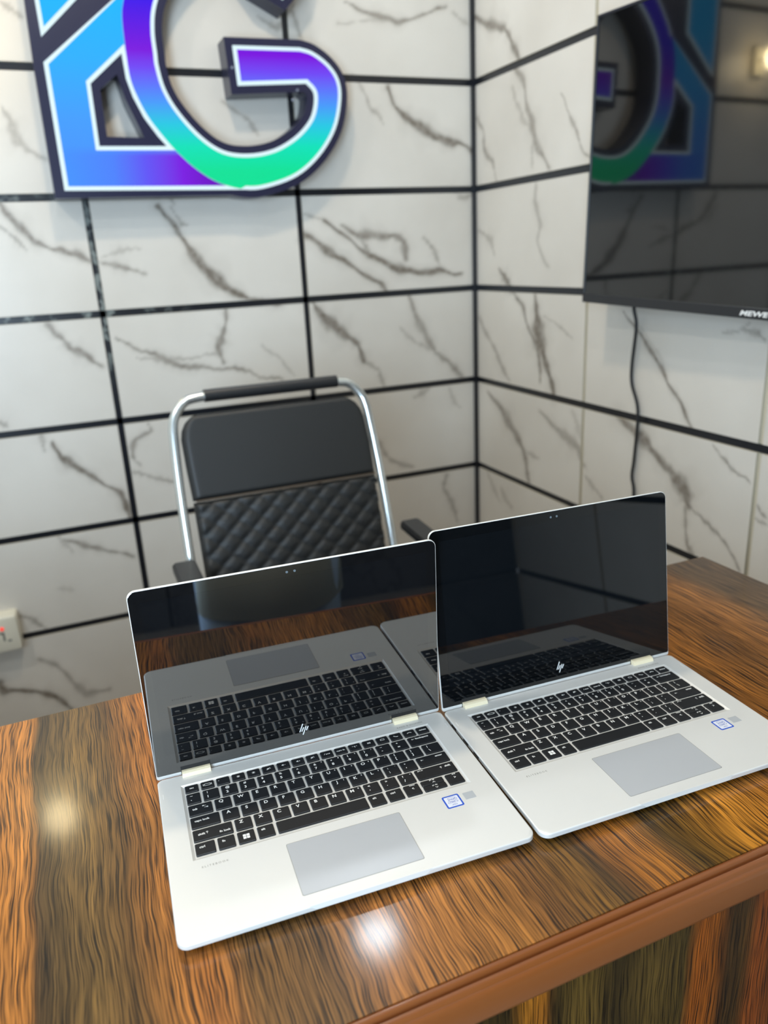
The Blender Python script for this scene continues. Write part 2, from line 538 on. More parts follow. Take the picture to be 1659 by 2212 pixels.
# ------------------------------------------------------------------ room shell
VEIN_BACK=[([(-0.066,1.44),(-0.036,1.393),(-0.002,1.356),(0.052,1.33),(0.104,1.316),(0.136,1.288)],0.0191,0.9),([(-0.077,1.382),(-0.029,1.334)],0.0088,0.6),([(0.161,1.285),(0.203,1.274),(0.251,1.257),(0.278,1.245)],0.0106,0.7),([(0.168,1.295),(0.22,1.305),(0.271,1.305)],0.0066,0.4),([(0.334,1.431),(0.372,1.381),(0.404,1.316),(0.437,1.263),(0.488,1.221),(0.526,1.189),(0.58,1.161),(0.666,1.142)],0.0236,1),([(0.353,1.479),(0.381,1.43)],0.0106,0.6),([(0.372,1.424),(0.392,1.38),(0.411,1.373)],0.008,0.6),([(0.765,1.322),(0.83,1.285),(0.889,1.255),(0.966,1.216),(1.021,1.181),(1.041,1.149)],0.0164,1),([(0.836,1.367),(0.879,1.327),(0.939,1.288),(1.017,1.249),(1.114,1.215),(1.25,1.194),(1.329,1.171)],0.015,1),([(0.888,1.351),(0.941,1.325),(1.005,1.327),(1.07,1.332),(1.101,1.309),(1.115,1.244)],0.0269,0.8),([(0.956,1.308),(0.986,1.272),(0.998,1.257)],0.0104,0.7),([(1.172,1.318),(1.218,1.269),(1.242,1.206)],0.0092,0.6),([(0.77,1.382),(0.836,1.369)],0.01,0.5),([(0.764,1.128),(0.814,1.075),(0.873,1.023),(0.916,0.985),(0.933,0.931)],0.0256,1),([(0.933,0.931),(0.989,0.894),(1.015,0.845)],0.0093,0.6),([(1.11,1.127),(1.15,1.049),(1.174,0.986),(1.199,0.929),(1.261,0.891),(1.315,0.837)],0.0223,0.7),([(1.089,1.024),(1.13,0.974),(1.19,0.938)],0.0126,0.4),([(0.521,1.145),(0.504,1.098),(0.48,1.058),(0.464,1.018),(0.476,0.977)],0.0156,0.8),([(0.171,1.064),(0.22,1.039),(0.282,1.007),(0.359,0.971),(0.414,0.959),(0.5,0.958),(0.57,0.922),(0.643,0.897)],0.0114,0.8),([(0.229,1.011),(0.293,0.992),(0.39,0.99),(0.462,1.004)],0.0099,0.5),([(0.595,1.02),(0.65,0.972),(0.69,0.907)],0.0088,0.4),([(-0.001,1.123),(0.023,1.083),(0.041,1.046),(0.089,1.031),(0.13,1.007)],0.0199,0.8),([(-0.077,0.828),(-0.075,0.765)],0.0135,0.5),([(-0.176,0.854),(-0.155,0.838)],0.0159,0.6),([(-0.046,0.789),(-0.031,0.731),(0.015,0.695),(0.061,0.652),(0.102,0.608),(0.122,0.56),(0.126,0.514)],0.0169,1),([(0.214,0.811),(0.227,0.788),(0.179,0.762),(0.178,0.707),(0.194,0.673)],0.0127,0.7),([(0.165,0.662),(0.216,0.632),(0.292,0.615)],0.0101,0.6),([(1.186,0.81),(1.122,0.782)],0.0161,0.5),([(1.268,0.802),(1.285,0.75),(1.313,0.73)],0.0115,0.4),([(0.951,0.677),(1.001,0.637),(1.025,0.584),(1.104,0.547)],0.0146,0.6),([(-0.077,0.491),(-0.015,0.464),(0.062,0.433),(0.134,0.399)],0.0145,0.8),([(-0.088,0.508),(-0.052,0.448)],0.0142,0.4),([(1.241,0.483),(1.221,0.433),(1.248,0.375),(1.276,0.306)],0.0154,0.6),([(-0.105,0.328),(-0.065,0.327)],0.0144,0.3),([(-0.232,0.279),(-0.197,0.255),(-0.165,0.212)],0.0142,0.7),([(-0.325,0.058),(-0.317,0.02),(-0.242,0.002),(-0.186,-0.026),(-0.146,-0.081)],0.0205,1),([(-0.198,0.102),(-0.148,0.072),(-0.111,0.003),(-0.083,-0.042),(-0.011,-0.042)],0.0179,0.6),([(0.955,1.778),(1.01,1.692),(1.041,1.652)],0.0085,0.5),([(1.066,1.744),(1.087,1.694),(1.132,1.649),(1.212,1.617),(1.294,1.591),(1.361,1.552)],0.022,1),([(-0.024,1.667),(0.007,1.597),(0.062,1.558)],0.0194,0.5),([(0.569,1.696),(0.631,1.649),(0.658,1.61)],0.0107,0.6),([(0.772,1.663),(0.81,1.601),(0.85,1.55)],0.0083,0.4),([(0.939,1.968),(1.01,1.947),(1.114,1.935),(1.207,1.954),(1.287,1.98)],0.0125,0.8),([(0.685,1.908),(0.736,1.876),(0.797,1.948)],0.0119,0.6),([(0.796,1.937),(0.821,1.869),(0.828,1.822)],0.0107,0.6),([(1.31,1.966),(1.37,1.92)],0.0116,0.4),([(0.921,1.921),(1.009,1.93),(1.099,1.936)],0.0082,0.4),([(0.022,1.912),(0.058,1.879)],0.0117,0.5),([(1.291,1.467),(1.334,1.431)],0.0214,0.4),([(1.36,1.437),(1.316,1.431)],0.0137,0.6)]
VEIN_RIGHT=[([(2.413,1.954),(2.318,1.912),(2.239,1.881),(2.213,1.845),(2.168,1.774)],0.0237,0.9),([(2.182,1.755),(2.15,1.707),(2.124,1.643),(2.087,1.595),(2.051,1.542),(1.996,1.473)],0.0233,0.7),([(2.2,1.704),(2.181,1.658),(2.148,1.614),(2.092,1.588)],0.0153,0.4),([(2.075,1.557),(2.073,1.483)],0.0151,0.4),([(2.407,1.67),(2.372,1.611),(2.364,1.563),(2.307,1.522),(2.271,1.462)],0.0148,0.7),([(1.955,1.648),(1.889,1.576),(1.846,1.515),(1.811,1.479)],0.0076,0.7),([(2.06,1.443),(2.065,1.383),(2.033,1.33),(2.044,1.292),(1.989,1.211)],0.0152,0.5),([(2.398,1.335),(2.323,1.3),(2.285,1.248)],0.0189,0.5),([(2.265,1.205),(2.215,1.166),(2.181,1.129)],0.0203,0.9),([(2.176,1.118),(2.14,1.088),(2.119,1.049),(2.073,0.996),(2.047,0.956),(2.033,0.9),(2.037,0.854)],0.0144,0.9),([(2.076,1.12),(2.05,1.053),(2.035,0.971),(1.996,0.905),(1.952,0.831)],0.039,1),([(2.02,1.068),(1.879,1.013)],0.0066,0.5),([(2.403,1.034),(2.326,0.954),(2.28,0.896),(2.201,0.848)],0.0176,0.6),([(2.343,0.801),(2.251,0.735),(2.177,0.684),(2.134,0.642),(2.105,0.572),(2.085,0.533)],0.0288,0.8),([(2.134,0.642),(2.033,0.623)],0.013,0.5),([(2.03,0.785),(1.893,0.722),(1.823,0.687),(1.79,0.642)],0.0238,0.6),([(1.85,0.786),(1.814,0.723)],0.0203,0.3),([(2.346,0.499),(2.25,0.42)],0.0143,0.4),([(2.25,0.471),(2.174,0.407)],0.018,0.4),([(1.647,1.104),(1.584,1.042),(1.536,0.979),(1.483,0.928),(1.432,0.89),(1.378,0.836)],0.0114,0.9),([(1.586,1.067),(1.543,1.013),(1.502,0.96)],0.0086,0.3),([(1.25,1.096),(1.285,1.075),(1.324,1.07)],0.0075,0.5),([(1.274,1.085),(1.223,1.069),(1.198,1.052)],0.0122,0.6),([(1.656,0.812),(1.534,0.764),(1.447,0.724),(1.398,0.677),(1.379,0.646)],0.0318,0.9),([(1.379,0.646),(1.315,0.629),(1.268,0.597),(1.203,0.532)],0.0068,0.8),([(1.391,0.643),(1.367,0.553),(1.34,0.519)],0.0129,0.7),([(1.328,0.808),(1.261,0.768),(1.203,0.744)],0.0066,0.7),([(1.797,0.615),(1.709,0.568)],0.0132,0.5),([(1.176,0.703),(1.149,0.679)],0.0076,0.8),([(1.178,0.67),(1.147,0.663)],0.0063,0.6)]

TZ, TX = 0.3135, 0.6112
ZROWS = [1.7665 + TZ * k for k in range(-6, 5)]


def vein_field(P, veins, seed):
    """0..1 darkness of the stone's veins at the wall points P (N x 2, metres)"""
    rng = np.random.RandomState(seed)
    Q = P.copy()
    for fr, am in ((14, .006), (35, .0030), (80, .0012), (170, .0005)):
        for _ in range(2):
            k = rng.randn(2) * fr; k2 = rng.randn(2) * fr
            Q[:, 0] += am * np.sin(P @ k + rng.rand() * 6.28); Q[:, 1] += am * np.sin(P @ k2 + rng.rand() * 6.28)
    F = np.zeros(len(P))
    for pts, w, d in veins:
        pts = np.array(pts); n = len(pts) - 1
        best = np.full(len(P), 1e9); tt = np.zeros(len(P))
        for i in range(n):
            a, b = pts[i], pts[i + 1]
            ab = b - a; L2 = max(ab @ ab, 1e-9)
            t = np.clip(((Q - a) @ ab) / L2, 0, 1)
            dist = np.linalg.norm(Q - a - t[:, None] * ab, axis=1)
            k = dist < best
            best[k] = dist[k]; tt[k] = (i + t[k]) / n
        ph = rng.rand() * 6.28
        ww = w * (0.30 + 0.34 * (0.5 + 0.5 * np.sin(tt * 9 + ph)) + 0.1 * np.sin(tt * 31 + ph)) * (0.45 + 0.55 * np.sin(np.pi * np.clip(tt, 0.04, 0.96)))
        ww = np.maximum(ww * 1.4, 0.0018)
        core = np.clip(1.35 - best / ww, 0, 1)
        halo = 0.22 * np.clip(1 - best / (ww * 3.2), 0, 1)
        F = np.maximum(F, d * np.maximum(core, halo))
    return np.clip(F, 0, 1)


def tiled_wall(name, us, zs, gu, gz, place, mats, veins=None, fine=None, seed=1, step=0.005, strip_u=2):
    """tiles standing 8 mm proud of a bed; place(u, z, depth) -> xyz; material slots: tile, tile edge, joint strip"""
    V, Fc, MI, AT = [], [], [], []
    D = 0.008
    for i in range(len(us) - 1):
        for j in range(len(zs) - 1):
            u0, u1 = us[i] + gu / 2, us[i + 1] - gu / 2
            z0, z1 = zs[j] + gz / 2, zs[j + 1] - gz / 2
            if us[i] == us[0]: u0 = us[0]
            if us[i + 1] == us[-1]: u1 = us[-1]
            if j == 0: z0 = zs[0]
            if j == len(zs) - 2: z1 = zs[-1]
            isf = fine and u1 > fine[0] and u0 < fine[1] and z1 > fine[2] and z0 < fine[3]
            nu = max(1, int(abs(u1 - u0) / step)) if isf else 1
            nz = max(1, int((z1 - z0) / step)) if isf else 1
            U = np.linspace(u0, u1, nu + 1); Z = np.linspace(z0, z1, nz + 1)
            b = len(V)
            G = np.array([(u, z) for z in Z for u in U])
            AT.extend(vein_field(G, veins, seed + i * 17 + j) if isf else np.zeros(len(G)))
            V.extend(place(u, z, 0) for u, z in G)
            for q in range(nz):
                for p in range(nu):
                    k = b + q * (nu + 1) + p
                    Fc.append((k, k + 1, k + nu + 2, k + nu + 1)); MI.append(0)
            e = len(V)
            ring = [(u0, z0), (u1, z0), (u1, z1), (u0, z1)]
            V.extend(place(u, z, 0) for u, z in ring); V.extend(place(u, z, D) for u, z in ring)
            AT.extend([0] * 8)
            for k in range(4):
                Fc.append((e + k, e + 4 + k, e + 4 + (k + 1) % 4, e + (k + 1) % 4)); MI.append(1)
    def quad(u0, u1, z0, z1, d, mi):
        e = len(V)
        V.extend(place(u, z, d) for u, z in ((u0, z0), (u1, z0), (u1, z1), (u0, z1))); AT.extend([0] * 4)
        Fc.append((e, e + 1, e + 2, e + 3)); MI.append(mi)
    quad(us[0], us[-1], zs[0], zs[-1], D, 1)
    quad(us[0], us[-1], zs[0], zs[-1], D + 0.1, 1)
    for z in zs[1:-1]: quad(us[0], us[-1], z - gz * 0.44, z + gz * 0.44, D * 0.6, 2)
    if strip_u == 2:
        for u in us[1:-1]: quad(u - gu * 0.44, u + gu * 0.44, zs[0], zs[-1], D * 0.6, 2)
    me = bpy.data.meshes.new(name)
    me.from_pydata(V, [], Fc)
    for m in mats: me.materials.append(m)
    me.polygons.foreach_set('material_index', MI)
    a = me.attributes.new('vein', 'FLOAT', 'POINT')
    a.data.foreach_set('value', np.array(AT, dtype=np.float32))
    me.update()
    return struct(link(name, me))


ZB = [FZ] + [z for z in ZROWS if 0.05 < z < ZC - 0.05] + [ZC]
XB = [XL] + [XR - TX * k for k in range(5, 0, -1)] + [XR - 0.004]
tiled_wall('wall_back', XB, ZB, 0.019, 0.021, lambda u, z, d: (u, YB + d, z), [M['tile'], M['tile_edge'], M['grout_worn_glint']],
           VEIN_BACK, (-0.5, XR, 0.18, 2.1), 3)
YR = [YF] + [YB - TX * 1.01 * k for k in range(6, 0, -1)] + [YB - 0.004]
YR = [y for y in YR if y >= YF]
tiled_wall('wall_right', YR, ZB, 0.013, 0.021, lambda u, z, d: (XR + d, u, z), [M['tile'], M['tile_edge'], M['grout_black']],
           VEIN_RIGHT, (1.0, YB, 0.18, 2.1), 11, strip_u=0)
bm = bmesh.new()
add_box(bm, XR - 0.0125, XR + 0.006, YB - 0.0125, YB + 0.006, FZ, ZC)
struct(from_bm('trim_1', bm, M['grout_black']))
XW = [XL + 0.0] + [XL + TX * k for k in range(1, 6)] + [XR]
tiled_wall('wall_left', [YF, -0.7, -0.1, 0.5, 1.1, 1.7, YB], ZB, 0.016, 0.017, lambda u, z, d: (XL - d, u, z), [M['tile_plain'], M['tile_edge'], M['grout_black']])
# wall behind the camera, with the open doorway on its left
FX = [-0.6, 0.0, 0.6, XR]
tiled_wall('wall_front', FX, ZB, 0.016, 0.017, lambda u, z, d: (u, YF - d, z), [M['tile_dimmed'], M['tile_edge'], M['grout_black']])
bm = bmesh.new()
add_box(bm, XL, -1.7, YF - 0.11, YF, FZ, ZC); add_box(bm, -1.7, -0.6, YF - 0.11, YF, 2.1, ZC)
struct(from_bm('wall_front_left', bm, M['tile_dimmed']))
bm = bmesh.new()
add_box(bm, -1.7, -1.64, YF - 0.10, YF + 0.02, FZ, 2.1); add_box(bm, -0.66, -0.6, YF - 0.10, YF + 0.02, FZ, 2.1); add_box(bm, -1.7, -0.6, YF - 0.10, YF + 0.02, 2.04, 2.1)
struct(from_bm('door_1', bm, M['alu']))
struct(box('floor', XL - 0.1, XR + 0.12, YF - 0.12, YB + 0.12, FZ - 0.1, FZ, M['floor']))
struct(box('ceiling', XL - 0.1, XR + 0.12, YF - 0.12, YB + 0.12, ZC, ZC + 0.1, M['ceiling']))

for k, (lx, ly, pw, colr) in enumerate(LAMPS):
    t = thing('ceiling_light', ['round recessed ceiling light above the black office chair', 'unseen round ceiling light added above the desk front',
                                'unseen round ceiling light added on the left of the room', 'small cool white ceiling light close to the back wall'][k], 'ceiling light', (lx, ly, ZC))
    bm = bmesh.new()
    n = 32
    add_loft(bm, [[(r * math.cos(2 * math.pi * i / n), r * math.sin(2 * math.pi * i / n), z) for i in range(n)] for r, z in ((0.10, 0.0), (0.098, -0.008), (0.082, -0.010), (0.080, 0.0))], True, False)
    from_bm('rim', bm, M['white_plastic'], t, True)
    bm = bmesh.new()
    bmesh.ops.create_cone(bm, cap_ends=True, segments=n, radius1=0.08, radius2=0.08, depth=0.004)
    for v in bm.verts: v.co.z -= 0.004
    from_bm('diffuser', bm, mat('lamp_diffuser', grey(0.8), 0.5, emit=(*colr, 1), strength=(15 if k == 3 else 10)), t)
    a = area('downlight', (lx, ly, ZC - 0.012), (lx, ly, 0), 0.15, pw, colr, 'DISK')

t = thing('wall_lamp', 'small warm globe lamp on the back wall left of the lit sign', 'lamp', (-0.23, YB, 1.90))
box('bracket', -0.03, 0.03, -0.02, 0.0, -0.05, 0.05, M['white_plastic'], t, 0.004)
tube('arm', [(0, -0.01, 0), (0, -0.06, 0.0)], 0.008, M['white_plastic'], t)
bm = bmesh.new()
bmesh.ops.create_uvsphere(bm, u_segments=24, v_segments=14, radius=0.05)
for v in bm.verts: v.co.y -= 0.10
from_bm('globe', bm, mat('lamp_globe_warm', grey(0.8), 0.5, emit=(1.0, 0.80, 0.45, 1), strength=34), t, True)
# ------------------------------------------------------------------ desk
DX0, DX1, DY0, DY1 = -1.15, 0.9591, 0.3925, 0.9252
desk = thing('desk', 'wooden desk with glossy striped brown laminate top and reddish moulded front edge', 'desk', (0, 0, FZ))
bm = bmesh.new()
add_box(bm, DX0, DX1, DY0, DY1, DZ - 0.034 - FZ, DZ - FZ)
from_bm('desktop', bm, M['wood_top'], desk)
prof = [(.3925, .7490), (.3912, .7499), (.3890, .7499), (.3878, .7488), (.3870, .7462), (.3857, .7448), (.3846, .7460), (.3838, .7474), (.3818, .7474),
        (.3806, .7460), (.3798, .7430), (.3784, .7424), (.3772, .7405), (.3768, .7360), (.3782, .7150), (.3796, .7112), (.3830, .7100), (.4040, .7100), (.4040, .7155), (.3925, .7160)]
bm = bmesh.new()
add_loft(bm, [[(x, p[0], p[1] - FZ) for p in prof] for x in (DX0, DX1 + 0.004)])
from_bm('edge_moulding', bm, M['trim_wood'], desk, True, 0.9)
box('front_panel', DX0 + 0.02, DX1 - 0.02, 0.402, 0.420, 0.03, DZ - 0.034 - FZ, M['wood_front'], desk, 0.001)
box('side_panel', DX1 - 0.04, DX1 - 0.02, 0.420, 0.90, 0.0, DZ - 0.034 - FZ, M['wood_front'], desk, 0.001)
box('side_panel', DX0 + 0.02, DX0 + 0.04, 0.420, 0.90, 0.0, DZ - 0.034 - FZ, M['wood_front'], desk, 0.001)
box('plinth', DX0 + 0.04, DX1 - 0.04, 0.41, 0.43, 0.0, 0.03, M['rubber'], desk)

# ------------------------------------------------------------------ lit sign on the back wall
sign = thing('illuminated_sign', 'lit letter sign with rainbow G and blue angular letter on the back wall', 'sign', (0, YB, 0))
SD = 0.08


def sign_plate(name, outer, holes, y0, y1, m, parent=sign):
    vs, fs = poly_plate(outer, holes, abs(y1 - y0))
    vs = [(x, y0 + (zz if y1 > y0 else -zz), z) for x, z, zz in vs]      # x, z in the wall's plane
    bm = bmesh.new()
    bv = [bm.verts.new(v) for v in vs]
    for f in fs:
        try: bm.faces.new([bv[i] for i in f])
        except ValueError: pass
    bmesh.ops.recalc_face_normals(bm, faces=bm.faces[:])
    return from_bm(name, bm, m, parent)


# the G: outline of its lit face, clockwise from the inner bar
g_out_low = [(0.2989, 1.79), (0.3009, 1.7316), (0.3118, 1.6901), (0.3326, 1.6427), (0.3616, 1.5998), (0.3974, 1.5559), (0.4463, 1.5107), (0.5043, 1.4757), (0.5789, 1.4571),
             (0.6449, 1.462), (0.7346, 1.4908), (0.8073, 1.5442), (0.861, 1.6156), (0.8837, 1.692), (0.8805, 1.7437), (0.8528, 1.7825), (0.8084, 1.8114), (0.7699, 1.8208)]
g_in_low = [(0.7821, 1.7323), (0.8033, 1.7074), (0.7962, 1.6614), (0.7732, 1.6264), (0.73, 1.5911), (0.6678, 1.5618), (0.5953, 1.5502), (0.5265, 1.5588), (0.4689, 1.5951),
            (0.4163, 1.6549), (0.388, 1.7079), (0.3777, 1.7601), (0.3775, 1.79)]
mir = lambda P: [(x, 3.60 - z) for x, z in P]
G_left_out = smooth_open(mir(list(reversed(g_out_low[1:12]))) + g_out_low, 5)      # upper right -> top -> left -> bottom -> right -> bar top
G_in = smooth_open(g_in_low + mir(list(reversed(g_in_low[6:12]))), 5)              # bar bottom right -> bottom -> left -> top
term = [(0.655, 1.972), (0.733, 1.934), (0.785, 1.985)]
bar = [(0.5805, 1.8181), (0.5852, 1.7213)]
G_face = G_left_out + bar + G_in + term
# no white border where the G overlaps the other letter (its left and lower left edge)
bare = [i < len(G_left_out) and q[0] < .574 and q[1] < 1.93 for i, q in enumerate(G_face)]
G_in_line = [b if not f else c for f, b, c in zip(bare, offset_poly(G_face, 0.0098), offset_poly(G_face, 0.0002))]
sign_plate('letter_face', G_in_line, [], -SD - 0.0062, -SD - 0.001, M['face_g'])
sign_plate('face_border', G_face, [G_in_line], -SD - 0.0058, -SD + 0.001, M['sign_white'])
# housing of the G: the face grown outwards
G_house = offset_poly(G_face, -0.0205)
sign_plate('letter_housing', G_house, [], -SD, -0.001, M['navy'])

# the angular letter to its left
K_house = [(0.0705, 1.4440), (0.598, 1.4440), (0.50, 1.482), (0.42, 1.57), (0.37, 1.66), (0.345, 1.76), (0.345, 1.95), (0.38, 2.15), (0.0830, 2.15), (0.0720, 1.7543)]
K_open = [(0.2225, 1.7035), (0.2228, 1.5920), (0.3180, 1.5900), (0.2830, 1.68), (0.2700, 1.7400)]
sign_plate('letter_housing', K_house, [K_open], -SD + 0.0005, -0.001, M['navy'])
hole = [(0.1904, 1.7206), (0.1893, 1.5585), (0.3960, 1.5590), (0.3616, 1.5998), (0.3326, 1.6427), (0.3118, 1.6901), (0.3009, 1.7316), (0.2975, 1.8090)]
K_hole_in = offset_poly(hole, 0.0102)
K_face_in = [(0.1070, 1.7560), (0.1070, 1.4722), (0.585, 1.4680), (0.52, 1.476), (0.46, 1.506), (0.42, 1.54), (0.38, 1.585), (0.34, 1.64), (0.318, 1.70), (0.31, 1.76), (0.312, 1.83), (0.33, 1.94)]
sign_plate('letter_face', K_face_in, [hole], -SD - 0.0040, -SD - 0.0005, M['face_k'])
strip_edge = [(0.0962, 1.7601), (0.0961, 1.4620), (0.590, 1.4570), (0.585, 1.4678), (0.1070, 1.4722), (0.1070, 1.7556), (0.3300, 1.9290), (0.3300, 1.9430)]
sign_plate('face_border', strip_edge, [], -SD - 0.0036, -SD + 0.001, M['sign_white'])
sign_plate('face_border', hole, [K_hole_in], -SD - 0.0036, -SD + 0.001, M['sign_white'])
K_up = [(0.0985, 1.9900), (0.1009, 1.8166), (0.2480, 1.9480), (0.2480, 2.09), (0.0985, 2.09)]
sign_plate('letter_face', offset_poly(K_up, 0.0098), [], -SD - 0.0040, -SD - 0.0005, M['face_k'])
sign_plate('face_border', K_up, [offset_poly(K_up, 0.0098)], -SD - 0.0036, -SD + 0.001, M['sign_white'])
for sx, sz in ((0.7560, 1.7150), (0.7400, 1.6900), (0.575, 1.765)):
    bm = bmesh.new()
    bmesh.ops.create_uvsphere(bm, u_segments=10, v_segments=6, radius=0.004)
    for v in bm.verts: v.co = Vector((v.co.x + sx, v.co.y * 0.5 - SD - 0.001, v.co.z + sz))
    from_bm('screw', bm, M['screw'], sign, True)

# ------------------------------------------------------------------ television on the right wall
TVW, TVH = 1.056, 0.634
tv = thing('television', 'black flat television hung slightly crooked on the right-hand wall', 'television', (1.2932, 1.1640, 1.1064), (0, 0.033, -math.pi / 2 + 0.044))
bm = bmesh.new()
add_loft(bm, [[(x, 0.0, z) for x, z in rrect(-TVW / 2, TVW / 2, 0, TVH, 0.004, 3)], [(x, 0.026, z) for x, z in rrect(-TVW / 2, TVW / 2, 0, TVH, 0.004, 3)],
              [(x, 0.034, z) for x, z in rrect(-TVW / 2 + .02, TVW / 2 - .02, 0.02, TVH - .02, 0.004, 3)]])
from_bm('casing', bm, M['tv_black'], tv)
box('rear_cover', -0.40, 0.28, 0.033, 0.048, 0.05, 0.42, M['tv_black'], tv, 0.006)
box('wall_bracket', -0.17, -0.02, 0.048, 0.0765, 0.20, 0.40, M['gap'], tv)
def frame_bm(x0, x1, z0, z1, l, r, b, tp, y0, y1):
    bm = bmesh.new()
    for (a0, a1, c0, c1) in ((x0, x1, z0, z0 + b), (x0, x1, z1 - tp, z1), (x0, x0 + l, z0 + b, z1 - tp), (x1 - r, x1, z0 + b, z1 - tp)):
        add_box(bm, a0, a1, y0, y1, c0, c1, 0.0008, 1)
    return bm
from_bm('bezel', frame_bm(-TVW / 2, TVW / 2, 0, TVH, 0.006, 0.006, 0.022, 0.006, -0.004, 0.002), M['tv_black'], tv)
box('screen', -TVW / 2 + 0.006, TVW / 2 - 0.006, -0.0015, 0.002, 0.022, TVH - 0.006, M['tv_screen'], tv)
bm = bmesh.new()
add_text(bm, 'MEWE', 0.0135, lambda x, y: (x * 1.75, -0.0046, y), 0, (-0.0385 / 1.75, 0.0105), 'L', 0.03, 0.25, 1.0)
from_bm('maker_lettering', bm, M['logo'], tv)
cord = tube('power_cord', smooth_path([(1.345, 1.594, 1.16), (1.352, 1.594, 1.104), (1.357, 1.588, 1.06), (1.360, 1.600, .962), (1.360, 1.596, .915), (1.360, 1.568, .848), (1.360, 1.572, .724), (1.360, 1.577, .672), (1.360, 1.566, .625), (1.358, 1.570, .50), (1.360, 1.575, .36)], 8), 0.0042, M['cord'])
tag(cord, 'black power cord hanging down the right wall from the television', 'cord')

# ------------------------------------------------------------------ socket unit on the back wall, at the left edge of the photo
t = thing('voltage_protector', 'white plug box with red light on the back wall left of the desk', 'plug box', (-0.30, YB, 0.18))
bm = bmesh.new()
add_loft(bm, [[(x, y, z) for x, z in rrect(-.068 + i, .064 - i, 0.003 + i, .116 - i, .008, 4)] for y, i in ((0, -.002), (-.044, 0), (-.049, .002), (-.051, .006))])
bmesh.ops.recalc_face_normals(bm, faces=bm.faces[:])
from_bm('casing', bm, M['white_plastic'], t, True)
bm = bmesh.new()
bmesh.ops.create_cone(bm, cap_ends=True, segments=16, radius1=.006, radius2=.005, depth=.004)
bmesh.ops.rotate(bm, verts=bm.verts[:], matrix=Matrix.Rotation(math.pi / 2, 3, 'X'))
for v in bm.verts: v.co += Vector((.020, -.0525, .080))
from_bm('indicator_light', bm, mat('indicator_red', rgb(210, 70, 60), 0.4, emit=rgb(250, 60, 50), strength=0.8), t)
bm = bmesh.new()
add_flat(bm, [(.018, .040), (.024, .040), (.024, .068), (.010, .068), (.010, .062), (.018, .062)], [(0, 1, 2, 5), (2, 3, 4, 5)], lambda x, y: (x, -.0512, y), 0)
add_flat(bm, [(.030, .036), (.040, .036), (.040, .042), (.030, .042)], [(0, 1, 2, 3)], lambda x, y: (x, -.0512, y), 0)
from_bm('printed_marking', bm, mat('marking_grey', rgb(105, 105, 98), 0.6), t)

# ------------------------------------------------------------------ office chair behind the desk
chair = thing('office_chair', 'black office chair with chrome tube frame and quilted backrest behind the desk', 'chair', (0.4625, 1.55, FZ))
cb = Vector((0.4625, 1.55, FZ))
O_, D_ = Vector((0, 1.83, .97)), Vector((0, .13, .42)).normalized()
N_ = Vector((1, 0, 0)).cross(D_)          # points to the person side (-y)
if N_.y > 0: N_ = -N_
def on_back(x, s, off=0.0): return O_ + D_ * s + Vector((x, 0, 0)) + N_ * off - cb
fr = [(0.212, -.60), (0.211, -.47), (0.2105, -.392), (.2135, -.232), (.219, -.114), (.2245, -.060), (.236, -.033), (.258, -.010), (.285, -.003)]
left = [on_back(x, s) for x, s in fr]
right = [on_back(0.925 - x, s) for x, s in reversed(fr)]
path = smooth_path(left + [on_back(.35, 0), on_back(.4625, 0), on_back(.575, 0)] + right, 5)
# the tube runs on forward under the seat on both sides
tube('frame', path, 0.0112, M['chrome'], chair, 12)
tube('hand_grip', [on_back(.305, 0), on_back(.635, 0)], 0.0150, M['black_plastic'], chair, 16)


def pad_mesh(name, rows, m, quilt=False, parent=chair, thick=0.016):
    """padded panel between left and right outline points per row; front bulges, back is flat"""
    ns, nx = 60, 60
    rows = sorted(rows, key=lambda r: r[0])
    ss = np.array([r[0] for r in rows]); l = np.array([r[1] for r in rows]); rr = np.array([r[2] for r in rows])
    V, F = [], []
    S = np.linspace(ss[0], ss[-1], ns)
    for side in (1, 0):
        for s in S:
            a, b = np.interp(s, ss, l), np.interp(s, ss, rr)
            for k in range(nx):
                u = k / (nx - 1); x = a + (b - a) * u
                e = min(u, 1 - u) * (b - a); v = min(s - S[0], S[-1] - s)
                edge = min(1, e / .012, max(v, 0) / .010)
                h = thick * math.sqrt(max(0, 1 - (1 - edge) ** 2))
                if quilt and side:
                    p = .056; q = .050
                    d1 = abs(((x / p + s / q) % 1) - .5) * 2; d2 = abs(((x / p - s / q) % 1) - .5) * 2
                    g = min(1 - d1, 1 - d2)
                    h -= .0085 * max(0, 1 - g / .34) ** 1.3
                V.append(on_back(x, s, h + 0.004 if side else -0.004))
    n = nx * ns
    for o in (0, n):
        for i in range(ns - 1):
            for k in range(nx - 1):
                q = (o + i * nx + k, o + i * nx + k + 1, o + (i + 1) * nx + k + 1, o + (i + 1) * nx + k)
                F.append(q if o == 0 else q[::-1])
    border = [i for i in range(nx)] + [i * nx + nx - 1 for i in range(1, ns)] + [(ns - 1) * nx + k for k in range(nx - 2, -1, -1)] + [i * nx for i in range(ns - 2, 0, -1)]
    for a, b in zip(border, border[1:] + border[:1]): F.append((b, a, a + n, b + n))
    bm = bmesh.new()
    bv = [bm.verts.new(v) for v in V]
    for f in F: bm.faces.new([bv[i] for i in f])
    bmesh.ops.recalc_face_normals(bm, faces=bm.faces[:])
    return from_bm(name, bm, m, parent, True, 1.2)


